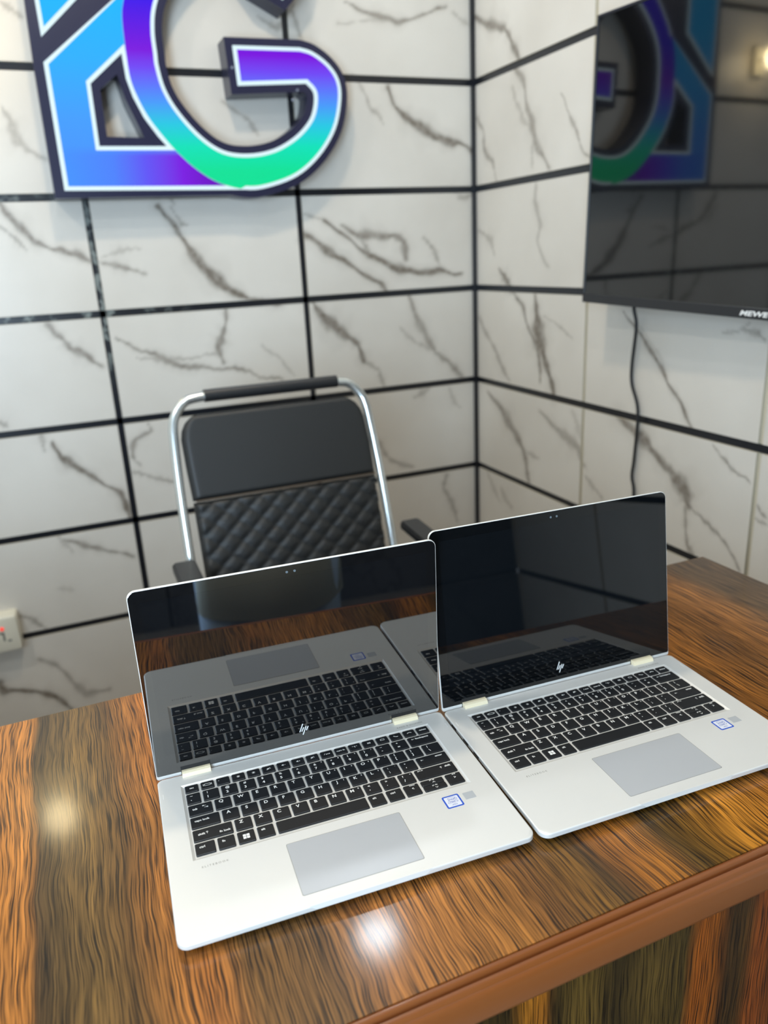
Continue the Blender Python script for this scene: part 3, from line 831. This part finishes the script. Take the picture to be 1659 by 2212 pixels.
pad_mesh('backrest', [(-.240, .2395, .6945), (-.16, .237, .695), (-.095, .2365, .6905), (-.075, .241, .685), (-.058, .251, .674), (-.047, .264, .660), (-.0425, .276, .648)], M['black_pad'])
pad_mesh('quilted_panel', [(-.60, .240, .690), (-.415, .2385, .693), (-.244, .2395, .6945)], M['black_pad'], True)
tube('seam', [on_back(.244, -.2415, .0185), on_back(.4625, -.2415, .0205), on_back(.690, -.2415, .0185)], 0.0022, M['stitch'], chair, 6)
# seat
bm = bmesh.new()
add_loft(bm, [[(x, y, z) for x, y in rrect(-.235 + i, .235 - i, -.27 + i, .17 - i, .06, 6)] for z, i in ((.495, .012), (.502, 0), (.532, 0), (.544, .008), (.550, .03))])
bmesh.ops.recalc_face_normals(bm, faces=bm.faces[:])
from_bm('seat', bm, M['black_pad'], chair, True)
# arms, sled legs
for sgn in (-1, 1):
    x0 = .276 * sgn
    bm = bmesh.new()
    ol = rrect(x0 - .026, x0 + .026, -.20, .105, (.02, .02, .012, .012), 5)
    add_loft(bm, [[(x, y, z + (.016 if y > 0 else .0)) for x, y in ol] for z in (.722, .744)])
    bmesh.ops.recalc_face_normals(bm, faces=bm.faces[:])
    bmesh.ops.bevel(bm, geom=bm.edges[:], offset=.004, segments=2, affect='EDGES')
    from_bm('armrest', bm, M['black_plastic'], chair, True)
    a = on_back(.4625 + .2505 * sgn, -.60)
    tube('armrest_tube', smooth_path([(x0, .05, .723), (x0, .02, .70), (x0 * .96, .0, .60), (x0 * .90, -.02, .50)], 6), .009, M['chrome'], chair)
    tube('leg', smooth_path([tuple(a), (.2505 * sgn, a.y - .03, .475), (.2505 * sgn, -.10, .48), (.2505 * sgn, -.24, .46), (.2505 * sgn, -.275, .40), (.2505 * sgn, -.275, .06), (.2505 * sgn, -.24, .012), (.2505 * sgn, .0, .0112), (.2505 * sgn, .25, .0112)], 7), .0105, M['chrome'], chair)
tube('crossbar', [(-.25, .25, .0112), (.25, .25, .0112)], .0105, M['chrome'], chair)
tube('crossbar', [(-.25, -.10, .48), (.25, -.10, .48)], .0105, M['chrome'], chair)
# ------------------------------------------------------------------ laptops
LW, LD, LT, LH = 0.317, 0.219, 0.0125, 0.2111
KX0, KX1, KY0, KY1 = 0.0220, 0.2948, -0.0183, -0.1292


def base_bm():
    bm = bmesh.new()
    def lp(i, z): return [(x, y, z) for x, y in rrect(i, LW - i, -LD + i, -0.0005 - i, (.0095, .0095, .006, .006), 7)]
    loops = [lp(.012, .0022), lp(.0055, .0034), lp(.0012, .0066), lp(0, .0078), lp(0, .0116), lp(.0003, .0122), lp(.0010, LT)]
    vl = add_loft(bm, loops, True, False)
    top = vl[-1]
    def rect(i, z): return [bm.verts.new(p) for p in ((KX0 + i, KY1 + i, z), (KX1 - i, KY1 + i, z), (KX1 - i, KY0 - i, z), (KX0 + i, KY0 - i, z))]
    r0, r1, r2 = rect(0, LT), rect(.0008, LT - .0005), rect(.0026, LT - .0013)
    oe = [bm.edges.get((top[i], top[(i + 1) % len(top)])) for i in range(len(top))]
    ie = [bm.edges.new((r0[i], r0[(i + 1) % 4])) for i in range(4)]
    bmesh.ops.triangle_fill(bm, use_beauty=True, use_dissolve=False, edges=oe + ie)
    for a, b in ((r0, r1), (r1, r2)):
        for i in range(4): bm.faces.new((a[i], a[(i + 1) % 4], b[(i + 1) % 4], b[i]))
    bm.faces.new(r2)
    bmesh.ops.recalc_face_normals(bm, faces=bm.faces[:])
    return bm


KP, KW, KH = 0.0184, 0.0160, 0.0158
ROWY = [-0.0213, -0.0352, -0.0536, -0.0720, -0.0904, -0.1088]


def key_list():
    """(x0, x1, y_top, y_bottom, [(legend, fx, fy, size, align)])  fx, fy measured from the key's upper left corner"""
    K = []
    X0, X1 = 0.0256, 0.2912
    p = (X1 - X0 + 0.0024) / 17
    fn = ['esc', 'sw', '.', '*', '*', 'mic', 'v-', 'v+', 'mute', 'kb', 'num lk', 'wifi', 'cal', 'scr', 'call', 'end', 'delete']
    for i, s in enumerate(fn):
        K.append((X0 + p * i, X0 + p * i + p - .0024, ROWY[0], ROWY[0] - .0112, [(s, .5, .48, .0033, 'C')]))
    def std(x0, x1, r, leg): K.append((x0, x1, ROWY[r], ROWY[r] - KH, leg))
    big = lambda s, extra=None: [(s, .27, .29, .0056, 'L')] + ([(extra, .78, .18, .0026, 'L')] if extra else [])
    two = lambda a, b, extra=None: [(a, .27, .26, .0044, 'L'), (b, .27, .66, .0052, 'L')] + ([(extra, .78, .18, .0026, 'L')] if extra else [])
    # number row
    std(X0, .0392, 1, two('~', '`'))
    for i, (a, b, e) in enumerate([('!', '1', 0), ('@', '2', 0), ('#', '3', 0), ('$', '4', 0), ('%', '5', 0), ('^', '6', 0), ('&', '7', '7'), ('*', '8', '8'), ('(', '9', '9'), (')', '0', '/'), ('_', '-', 0), ('+', '=', 0)]):
        std(.0416 + KP * i, .0416 + KP * i + KW, 1, two(a, b, e))
    std(.2624, X1, 1, [('<arrow', .14, .28, .003, 'L'), ('backspace', .30, .28, .0037, 'L')])
    std(X0, .0484, 2, [('tab', .16, .42, .0038, 'L'), ('<tab', .60, .36, .003, 'L')])
    for i, (a, e) in enumerate([('Q', 0), ('W', 0), ('E', 0), ('R', 0), ('T', 0), ('Y', 0), ('U', '4'), ('I', '5'), ('O', '6'), ('P', '*')]):
        std(.0508 + KP * i, .0508 + KP * i + KW, 2, big(a, e))
    std(.0508 + KP * 10, .0508 + KP * 10 + KW, 2, two('{', '[')); std(.0508 + KP * 11, .0508 + KP * 11 + KW, 2, two('}', ']'))
    std(.2716, X1, 2, two('|', '\\'))
    std(X0, .0530, 3, [('caps lock', .14, .40, .0037, 'L')])
    for i, (a, e) in enumerate([('A', 0), ('S', 0), ('D', 0), ('F', 0), ('G', 0), ('H', 0), ('J', '1'), ('K', '2'), ('L', '3')]):
        std(.0554 + KP * i, .0554 + KP * i + KW, 3, big(a, e))
    std(.0554 + KP * 9, .0554 + KP * 9 + KW, 3, two(':', ';', '-')); std(.0554 + KP * 10, .0554 + KP * 10 + KW, 3, two('"', "'"))
    std(.2578, X1, 3, [('<arrow', .12, .34, .003, 'L'), ('enter', .62, .26, .0037, 'L')])
    std(X0, .0622, 4, [('shift', .13, .45, .0038, 'L'), ('<up', .36, .42, .003, 'L'), ('fn lock', .66, .66, .0037, 'L')])
    for i, (a, e) in enumerate([('Z', 0), ('X', 0), ('C', 0), ('V', 0), ('B', 0), ('N', 0), ('M', '0')]):
        std(.0646 + KP * i, .0646 + KP * i + KW, 4, big(a, e))
    std(.0646 + KP * 7, .0646 + KP * 7 + KW, 4, two('<', ',')); std(.0646 + KP * 8, .0646 + KP * 8 + KW, 4, two('>', '.', '.')); std(.0646 + KP * 9, .0646 + KP * 9 + KW, 4, two('?', '/', '+'))
    std(.2486, X1, 4, [('prt sc', .08, .16, .0025, 'L'), ('<up', .66, .34, .003, 'L'), ('shift', .76, .30, .0038, 'L')])
    std(X0, .0436, 5, [('ctrl', .22, .36, .0038, 'L')])
    std(.0460, .0616, 5, [('fn', .26, .36, .0038, 'L'), ('.', .5, .05, .003, 'L')])
    std(.0642, .0800, 5, [('<win', .5, .5, .0058, 'C')])
    std(.0828, .0982, 5, [('alt', .24, .30, .0038, 'L')])
    std(.1010, .1902, 5, [])
    std(.1926, .2082, 5, [('alt', .24, .30, .0038, 'L')])
    std(.2110, .2268, 5, [('ctrl', .24, .30, .0038, 'L')])
    std(.2294, .2452, 5, [('home', .42, .09, .0025, 'L'), ('<lt', .55, .40, .003, 'C')])
    K.append((.2480, .2718, ROWY[5], ROWY[5] - .0076, [('pg up', .40, .22, .0025, 'L'), ('<upc', .55, .66, .003, 'C')]))
    K.append((.2480, .2718, ROWY[5] - .0082, ROWY[5] - KH, [('pg dn', .40, .22, .0025, 'L'), ('<dnc', .55, .68, .003, 'C')]))
    std(.2746, X1, 5, [('end', .46, .09, .0025, 'L'), ('<gt', .55, .40, .003, 'C')])
    return K


def stroke(bm, pts, w, f3, mi):
    for (ax, ay), (bx, by) in zip(pts, pts[1:]):
        dx, dy = bx - ax, by - ay; L = math.hypot(dx, dy) or 1e-9
        nx, ny = -dy / L * w / 2, dx / L * w / 2
        add_flat(bm, [(ax + nx, ay + ny), (ax - nx, ay - ny), (bx - nx, by - ny), (bx + nx, by + ny)], [(0, 1, 2, 3)], f3, mi)


def symbol(bm, s, c, h, f3, mi):
    """small key symbols drawn around the centre c, height h"""
    x, y = c; w = h * .14
    P = lambda *q: [(x + a * h, y + b * h) for a, b in q]
    if s == '<arrow': stroke(bm, P((1.0, 0), (0, 0)), w, f3, mi); stroke(bm, P((.35, .32), (0, 0), (.35, -.32)), w, f3, mi)
    elif s == '<tab':
        stroke(bm, P((0, .75), (0, .15)), w, f3, mi); stroke(bm, P((1.1, .45), (.1, .45)), w, f3, mi); stroke(bm, P((.4, .7), (.1, .45), (.4, .2)), w, f3, mi)
        stroke(bm, P((1.6, -.15), (1.6, -.75)), w, f3, mi); stroke(bm, P((.5, -.45), (1.5, -.45)), w, f3, mi); stroke(bm, P((1.2, -.2), (1.5, -.45), (1.2, -.7)), w, f3, mi)
    elif s == '<up': stroke(bm, P((0, -.5), (0, .5)), w, f3, mi); stroke(bm, P((-.36, .12), (0, .5), (.36, .12)), w, f3, mi)
    elif s == '<win':
        for a, b in ((-.52, .04), (.04, .04), (-.52, -.52), (.04, -.52)):
            add_flat(bm, P((a, b), (a + .48, b), (a + .48, b + .48), (a, b + .48)), [(0, 1, 2, 3)], f3, mi)
    elif s == '<lt': stroke(bm, P((.4, .4), (-.3, 0), (.4, -.4)), w * 1.2, f3, mi)
    elif s == '<gt': stroke(bm, P((-.4, .4), (.3, 0), (-.4, -.4)), w * 1.2, f3, mi)
    elif s == '<upc': stroke(bm, P((-.45, -.25), (0, .3), (.45, -.25)), w * 1.2, f3, mi)
    elif s == '<dnc': stroke(bm, P((-.45, .25), (0, -.3), (.45, .25)), w * 1.2, f3, mi)
    elif s == 'sw':
        stroke(bm, P((-.9, .42), (.9, .42), (.9, -.42), (-.9, -.42), (-.9, .42)), w, f3, mi); stroke(bm, P((-1.25, .42), (-1.25, -.42)), w, f3, mi); stroke(bm, P((1.25, .42), (1.25, -.42)), w, f3, mi)
    elif s == '.': stroke(bm, P((-1.4, .3), (-1.1, .3)), w, f3, mi)
    elif s in ('v-', 'v+', 'mute', 'mic'):
        add_flat(bm, P((-.5, -.2), (-.25, -.2), (.1, -.45), (.1, .45), (-.25, .2), (-.5, .2)), [(0, 1, 2, 3, 4, 5)], f3, mi)
        stroke(bm, P((.3, 0), (.75, 0)), w, f3, mi)
        if s == 'v+': stroke(bm, P((.52, .25), (.52, -.25)), w, f3, mi)
        if s in ('mute', 'mic'): stroke(bm, P((-.6, -.5), (.6, .5)), w, f3, mi)
    elif s == 'kb':
        stroke(bm, P((-.9, -.35), (-.5, .4)), w, f3, mi)
        for q in (-.1, .4, .9): add_flat(bm, P((q - .17, -.3), (q + .17, -.3), (q + .17, .1), (q - .17, .1)), [(0, 1, 2, 3)], f3, mi)
    elif s == 'wifi': stroke(bm, P((0, -.45), (0, .2)), w, f3, mi); stroke(bm, P((-.35, .1), (0, .4), (.35, .1)), w, f3, mi); stroke(bm, P((-.7, .1), (-.7, .5)), w, f3, mi); stroke(bm, P((.7, .1), (.7, .5)), w, f3, mi)
    elif s == 'cal':
        for q in (-.45, -.05, .35):
            for r in (-.3, .1): add_flat(bm, P((q, r), (q + .3, r), (q + .3, r + .3), (q, r + .3)), [(0, 1, 2, 3)], f3, mi)
    elif s == 'scr': stroke(bm, P((-.65, .4), (.65, .4), (.65, -.3), (-.65, -.3), (-.65, .4)), w, f3, mi)
    elif s == 'call': stroke(bm, P((-.7, .35), (-.3, -.05), (.3, -.3), (.75, -.25)), w * 1.8, f3, mi)
    elif s == 'end': stroke(bm, P((-.75, -.2), (-.4, .15), (.4, .15), (.75, -.2)), w * 1.8, f3, mi)
    elif s == '*':
        add_flat(bm, P((-.2, -.2), (.2, -.2), (.2, .2), (-.2, .2)), [(0, 1, 2, 3)], f3, mi)
        for a in range(8): stroke(bm, P((.32 * math.cos(a * .785), .32 * math.sin(a * .785)), (.5 * math.cos(a * .785), .5 * math.sin(a * .785))), w, f3, mi)
    else: return False
    return True


def make_key(spec, parent):
    x0, x1, y0, y1, leg = spec
    cx, cy = (x0 + x1) / 2, (y0 + y1) / 2; w, h = x1 - x0, y0 - y1
    bm = bmesh.new()
    zt = 0.00150
    def lp(i, z): return [(x, y, z) for x, y in rrect(-w / 2 + i, w / 2 - i, -h / 2 + i, h / 2 - i, .0011, 3)]
    add_loft(bm, [lp(.0, 0), lp(.0, .0009), lp(.0002, .00128), lp(.0006, zt)])
    f3 = lambda x, y: (x, y, zt + 0.00003)
    for s, fx, fy, size, al in leg:
        px, py = -w / 2 + fx * w, h / 2 - fy * h
        if (s.startswith('<') and len(s) > 1) or s in ('sw', '.', 'v-', 'v+', 'mute', 'mic', 'kb', 'wifi', 'cal', 'scr', 'call', 'end', '*') and (len(s) > 1 and al == 'C' or s in ('.',) and al == 'C' or s == '*' and al == 'C'):
            symbol(bm, s, (px, py), size, f3, 1)
        else:
            add_text(bm, s, size, f3, 1, (px, py), al, 0.02)
    o = from_bm('key', bm, [M['key'], M['legend']], parent)
    o.location = (cx, cy, LT - 0.0013)
    return o


LID_A, LID_B = math.radians(88.84), math.radians(97.23)


def make_laptop():
    root = thing('laptop', 'front left silver laptop with upright open black screen, nearer the left desk end', 'laptop')
    from_bm('base', base_bm(), M['alu'], root, True, 0.35)
    for fy in (-LD + .016, -.016):
        bm = bmesh.new()
        add_slab(bm, rrect(.04, LW - .04, fy - .004, fy + .004, .0035, 4), 0.0, .0026)
        from_bm('foot', bm, M['rubber'], root)
    bm = bmesh.new()
    add_slab(bm, rrect(.1034, .2135, -.2058, -.1415, .0018, 4), LT - .0005, LT + .00012, mi=1)
    add_slab(bm, rrect(.1039, .2130, -.2053, -.1420, .0016, 4), LT - .0005, LT + .00024, 0)
    from_bm('touchpad', bm, [M['pad'], M['print']], root)
    # finger scoop at the middle of the front edge
    bm = bmesh.new()
    q = [(.104, -LD + .0030, LT + .00025), (.216, -LD + .0030, LT + .00025), (.2145, -LD + .0004, LT + .00025), (.1055, -LD + .0004, LT + .00025)]
    q2 = [(.106, -LD + .0030, LT - .0040), (.214, -LD + .0030, LT - .0040), (.2090, -LD - .0009, LT - .0036), (.1110, -LD - .0009, LT - .0036)]
    add_loft(bm, [q, q2])
    bmesh.ops.recalc_face_normals(bm, faces=bm.faces[:])
    from_bm('front_lip', bm, M['alu'], root)
    for s in key_list(): make_key(s, root)
    # processor sticker
    bm = bmesh.new()
    add_slab(bm, rrect(.2580, .2754, -.1562, -.1389, .0016, 4), LT - .0002, LT + .00010, mi=0)
    add_slab(bm, rrect(.2596, .2738, -.1546, -.1405, .0008, 3), LT - .0002, LT + .00014, mi=1)
    f3 = lambda x, y: (x, y, LT + .00018)
    add_text(bm, 'intel', .0046, f3, 2, (.2667, -.1443), 'C', .012)
    add_text(bm, 'CORE i7', .0030, f3, 2, (.2667, -.1487), 'C', .014)
    add_text(bm, 'vPRO', .0024, f3, 2, (.2667, -.1522), 'C', .014)
    arc = [(.2667 + .0052 * math.cos(a), -.1446 + .0030 * math.sin(a)) for a in np.linspace(-2.6, 2.4, 22)]
    stroke(bm, arc, .0004, f3, 2)
    from_bm('processor_sticker', bm, [M['sticker_blue'], M['sticker_white'], M['sticker_text']], root)
    bm = bmesh.new()
    add_slab(bm, rrect(.2794, .2906, -.1506, -.1408, .0003, 2), LT - .0002, LT + .00012)
    from_bm('fingerprint_sensor', bm, M['sensor'], root)
    f3 = lambda x, y: (x, y, LT + .00006)
    bm = bmesh.new(); add_text(bm, 'BANG & OLUFSEN', .0031, f3, 0, (.2748, -.0128), 'C', .01, space=1.25)
    from_bm('speaker_lettering', bm, M['print'], root)
    bm = bmesh.new(); add_text(bm, 'ELITEBOOK', .0032, f3, 0, (.0404, -.1400), 'C', .01, space=1.55)
    from_bm('palmrest_lettering', bm, M['print'], root)
    for x in (.0042, LW - .0042):
        bm = bmesh.new(); add_slab(bm, rrect(x - .0004, x + .0004, -.0330, -.0255, .0003, 2), LT - .0002, LT + .00012)
        from_bm('edge_mark', bm, M['logo'], root)
    # ports along both sides
    for x, ys in ((0.0, (-.030, -.060, -.085)), (LW, (-.040, -.066, -.095))):
        for y in ys:
            bm = bmesh.new(); add_box(bm, x - .0003, x + .0003, y - .006, y + .006, .0086, .0110, .0003, 1)
            from_bm('port', bm, M['gap'], root)
    # hinges
    for a, b in ((.0256, .0548), (.2592, .2880)):
        bm = bmesh.new()
        prof = [(-.0062, LT - .0006), (-.0062, LT + .0006), (-.0046, LT + .0036), (-.0018, LT + .0046), (.0060, LT + .0046), (.0085, LT + .002), (.0085, LT - .006), (-.003, LT - .006)]
        add_loft(bm, [[(x, y, z) for y, z in prof] for x in (a, b)])
        bmesh.ops.recalc_face_normals(bm, faces=bm.faces[:])
        from_bm('hinge', bm, M['hinge'], root)
    # lid: x right, z up along the lid, front face towards -y
    lid = bpy.data.objects.new('lid', None)
    bm = bmesh.new()
    def lp(i, y): return [(x, y, z) for x, z in rrect(i, LW - i, -.0036 + i, LH - i, (.003, .003, .0085, .0085), 7)]
    add_loft(bm, [lp(.0004, 0.0), lp(0, .0005), lp(0, .0030), lp(.0015, .0044), lp(.004, .0050)])
    bmesh.ops.recalc_face_normals(bm, faces=bm.faces[:])
    bpy.data.objects.remove(lid)
    lid = from_bm('lid', bm, M['alu'], root, True, 0.5)
    lid.location = (0, .0014, LT + .0018)
    lid.rotation_euler = (math.pi / 2 - LID_A, 0, 0)
    bm = bmesh.new()
    def gp(i, y): return [(x, y, z) for x, z in rrect(.0007 + i, LW - .0007 - i, .0010 + i, LH - .0007 - i, (.002, .002, .0079, .0079), 7)]
    add_loft(bm, [gp(0, .0006), gp(0, -.0001), gp(.0002, -.0002)])
    bmesh.ops.recalc_face_normals(bm, faces=bm.faces[:])
    from_bm('screen_glass', bm, M['glass'], lid)
    box('display', .0115, LW - .0115, -.00026, -.0001, .0245, LH - .0130, M['panel'], lid)
    for a, b in ((.0250, .0554), (.2586, .2886)):
        box('hinge_notch', a, b, -.00034, -.0001, -.0036, .0072, M['gap'], lid)
    for x in (.1545, .1625):
        bm = bmesh.new()
        bmesh.ops.create_cone(bm, cap_ends=True, segments=14, radius1=.0013, radius2=.0013, depth=.0002)
        bmesh.ops.rotate(bm, verts=bm.verts[:], matrix=Matrix.Rotation(math.pi / 2, 3, 'X'))
        for v in bm.verts: v.co += Vector((x, -.00028, .2035))
        from_bm('webcam', bm, mat('lens_grey', rgb(96, 104, 108), 0.15) if 'lens_grey' not in bpy.data.materials else bpy.data.materials['lens_grey'], lid)
    bm = bmesh.new()
    f3 = lambda x, y: (x, -.00030, y)
    for (ax, ay), (bx, by) in (((.15680, .0236), (.1529, .0140)), ((.15760, .0190), (.1551, .0140)), ((.16020, .0198), (.1562, .0098)), ((.16260, .0193), (.1601, .0144))):
        stroke(bm, [(ax, ay), (bx, by)], .00125, f3, 0)
    bmesh.ops.recalc_face_normals(bm, faces=bm.faces[:])
    from_bm('logo', bm, M['logo'], lid)
    return root


lapA = make_laptop()
lapB = copy_tree(lapA)
lapA.location = (0.0239, 0.7153, DZ); lapA.rotation_euler = (0, 0, math.radians(-3.374))
lapB.location = (0.3430, 0.6931, DZ); lapB.rotation_euler = (0, 0, math.radians(-2.929))
lapB['label'] = 'right-hand silver laptop with black screen leaning back, nearer the television wall'
for o in (lapA, lapB): o['group'] = 'open laptops on the desk'
for c in children(lapB):
    if c.name.startswith('lid'):
        c.rotation_euler = (math.pi / 2 - LID_B, 0, 0)
        for g in children(c):
            if g.name.startswith(('screen_glass', 'display')):
                g.material_slots[0].link = 'OBJECT'
                g.material_slots[0].material = M['glass_dim' if g.name.startswith('screen') else 'panel_dim']

# ------------------------------------------------------------------ the person standing behind the camera, seen mirrored in the left screen
pm = thing('person', 'person in a grey-green long tunic over blue trousers, mirrored in the left laptop screen', 'person', (0.27, -0.34, FZ))
M['skin'] = mat('skin', rgb(96, 62, 44), 0.55)
M['tunic'] = mat('tunic_cloth', rgb(186, 192, 182), 0.85)
M['denim'] = mat('trouser_cloth', rgb(150, 172, 198), 0.85)
M['hair'] = mat('hair_black', rgb(20, 18, 18), 0.8)


def skin_mesh(name, verts, edges, radii, m, parent, root=0, sub=2):
    me = bpy.data.meshes.new(name)
    me.from_pydata(verts, edges, [])
    o = link(name, me, parent)
    sk = o.modifiers.new('skin', 'SKIN'); sk.use_smooth_shade = True
    me.skin_vertices[0].data
    for i, r in enumerate(radii):
        v = me.skin_vertices[0].data[i]
        v.radius = r if isinstance(r, tuple) else (r, r)
        v.use_root = (i == root)
    s = o.modifiers.new('sub', 'SUBSURF'); s.levels = sub; s.render_levels = sub
    me.materials.append(m)
    return o


bv, be, br = [], [], []
def chain(pts, start=None):
    prev = start
    for p, r in pts:
        bv.append(p); br.append(r)
        if prev is not None: be.append((prev, len(bv) - 1))
        prev = len(bv) - 1
    return prev
pel = chain([((0, 0, .92), (.15, .10))])
chest = chain([((0, 0, 1.08), (.135, .095)), ((0, .0, 1.26), (.155, .105)), ((0, -.01, 1.38), (.12, .08)), ((0, -.005, 1.46), .055)], pel)
head = chain([((0, .01, 1.54), (.060, .072)), ((0, .012, 1.62), (.074, .092)), ((0, .0, 1.69), (.060, .075))], chest)
for s in (-1, 1):
    chain([((.09 * s, 0, .86), .085), ((.10 * s, .01, .50), .056), ((.105 * s, -.01, .30), .052), ((.105 * s, -.02, .09), .037), ((.115 * s, .07, .035), (.035, .028)), ((.12 * s, .14, .025), (.038, .02))], pel)
    hand = chain([((.17 * s, -.005, 1.375), .055), ((.215 * s, -.02, 1.24), .045), ((.235 * s, -.02, 1.09), .038), ((.19 * s, .11, 1.06), .034), ((.13 * s, .20, 1.08), .025), ((.105 * s, .235, 1.095), (.036, .016))], chest - 1)
    for k in range(4):
        z = 1.115 - .017 * k; L = (.9, 1, .95, .8)[k]
        chain([((.085 * s, .262, z), .0095), (((.085 - .022 * L) * s, .284, z), .0085), (((.085 - .045 * L) * s, .276, z), .0075)], hand)
    chain([((.098 * s, .232, 1.128), .011), ((.083 * s, .240, 1.150), .0095), ((.07 * s, .252, 1.162), .008)], hand)
skin_mesh('body', bv, be, br, M['skin'], pm, 0, 1)


def cloth(name, rings, m, n=40, fold=0.0):
    bm = bmesh.new()
    loops = []
    for cx, cy, z, rx, ry in rings:
        loops.append([(cx + (rx + fold * math.sin(a * 7 + z * 3) * (1.5 - z)) * math.cos(a), cy + (ry + fold * math.sin(a * 5 + 1)) * math.sin(a), z) for a in (2 * math.pi * i / n for i in range(n))])
    add_loft(bm, loops, False, False)
    bmesh.ops.recalc_face_normals(bm, faces=bm.faces[:])
    o = from_bm(name, bm, m, pm, True, 1.5)
    so = o.modifiers.new('thick', 'SOLIDIFY'); so.thickness = .004
    return o


cloth('tunic', [(0, .0, .55, .182, .133), (0, 0, .70, .178, .130), (0, 0, .80, .182, .132), (0, 0, .95, .178, .128), (0, 0, 1.08, .165, .122), (0, 0, 1.26, .182, .128), (0, -.008, 1.36, .165, .11), (0, -.01, 1.42, .10, .085), (0, -.008, 1.455, .066, .066)], M['tunic'], fold=.006)
for s in (-1, 1):
    cloth('trouser_leg', [(.105 * s, -.015, .085, .062, .066), (.103 * s, -.005, .30, .070, .074), (.10 * s, .005, .50, .076, .080), (.092 * s, 0, .72, .088, .094)], M['denim'])
    a = [Vector(p) for p in ((.165 * s, -.005, 1.39), (.215 * s, -.02, 1.24), (.235 * s, -.02, 1.10), (.20 * s, .085, 1.065), (.165 * s, .15, 1.072))]
    o = tube('sleeve', smooth_path(a, 4), [.066, .066, .064, .062, .06, .058, .056, .054, .052, .052, .051, .05, .049, .048, .047, .046, .045], M['tunic'], pm, 16)
    bm = bmesh.new()
    add_loft(bm, [[(.118 * s + x, .055 + y, z) for x, y in rrect(-.05 + i, .05 - i, -.125 + i, .125 - i, .045, 6)] for z, i in ((0, .004), (.03, 0), (.06, .012), (.075, .03))])
    bmesh.ops.recalc_face_normals(bm, faces=bm.faces[:])
    from_bm('shoe', bm, M['rubber'], pm, True)
bm = bmesh.new()
bmesh.ops.create_uvsphere(bm, u_segments=24, v_segments=16, radius=1)
for v in bm.verts:
    x, y, z = v.co
    v.co = Vector((x * .080, -.004 + y * .098, 1.655 + z * .092))
bmesh.ops.delete(bm, geom=[v for v in bm.verts if v.co.z < 1.655 and v.co.y > -.02 or v.co.z < 1.60], context='VERTS')
from_bm('hair', bm, M['hair'], pm, True)
for s in (-1, 1):
    bm = bmesh.new(); bmesh.ops.create_uvsphere(bm, u_segments=12, v_segments=8, radius=.011)
    for v in bm.verts: v.co += Vector((.028 * s, .086, 1.635))
    from_bm('eye', bm, M['logo'], pm, True)
    bm = bmesh.new(); bmesh.ops.create_uvsphere(bm, u_segments=12, v_segments=8, radius=1)
    for v in bm.verts: v.co = Vector((.074 * s + v.co.x * .010, .0 + v.co.y * .018, 1.62 + v.co.z * .030))
    from_bm('ear', bm, M['skin'], pm, True)
bm = bmesh.new(); bmesh.ops.create_uvsphere(bm, u_segments=12, v_segments=8, radius=1)
for v in bm.verts: v.co = Vector((v.co.x * .015, .100 + v.co.y * .018, 1.603 + v.co.z * .024))
from_bm('nose', bm, M['skin'], pm, True)
box('mouth', -.022, .022, .086, .094, 1.562, 1.570, mat('lips', rgb(110, 60, 52), 0.5), pm, .003)
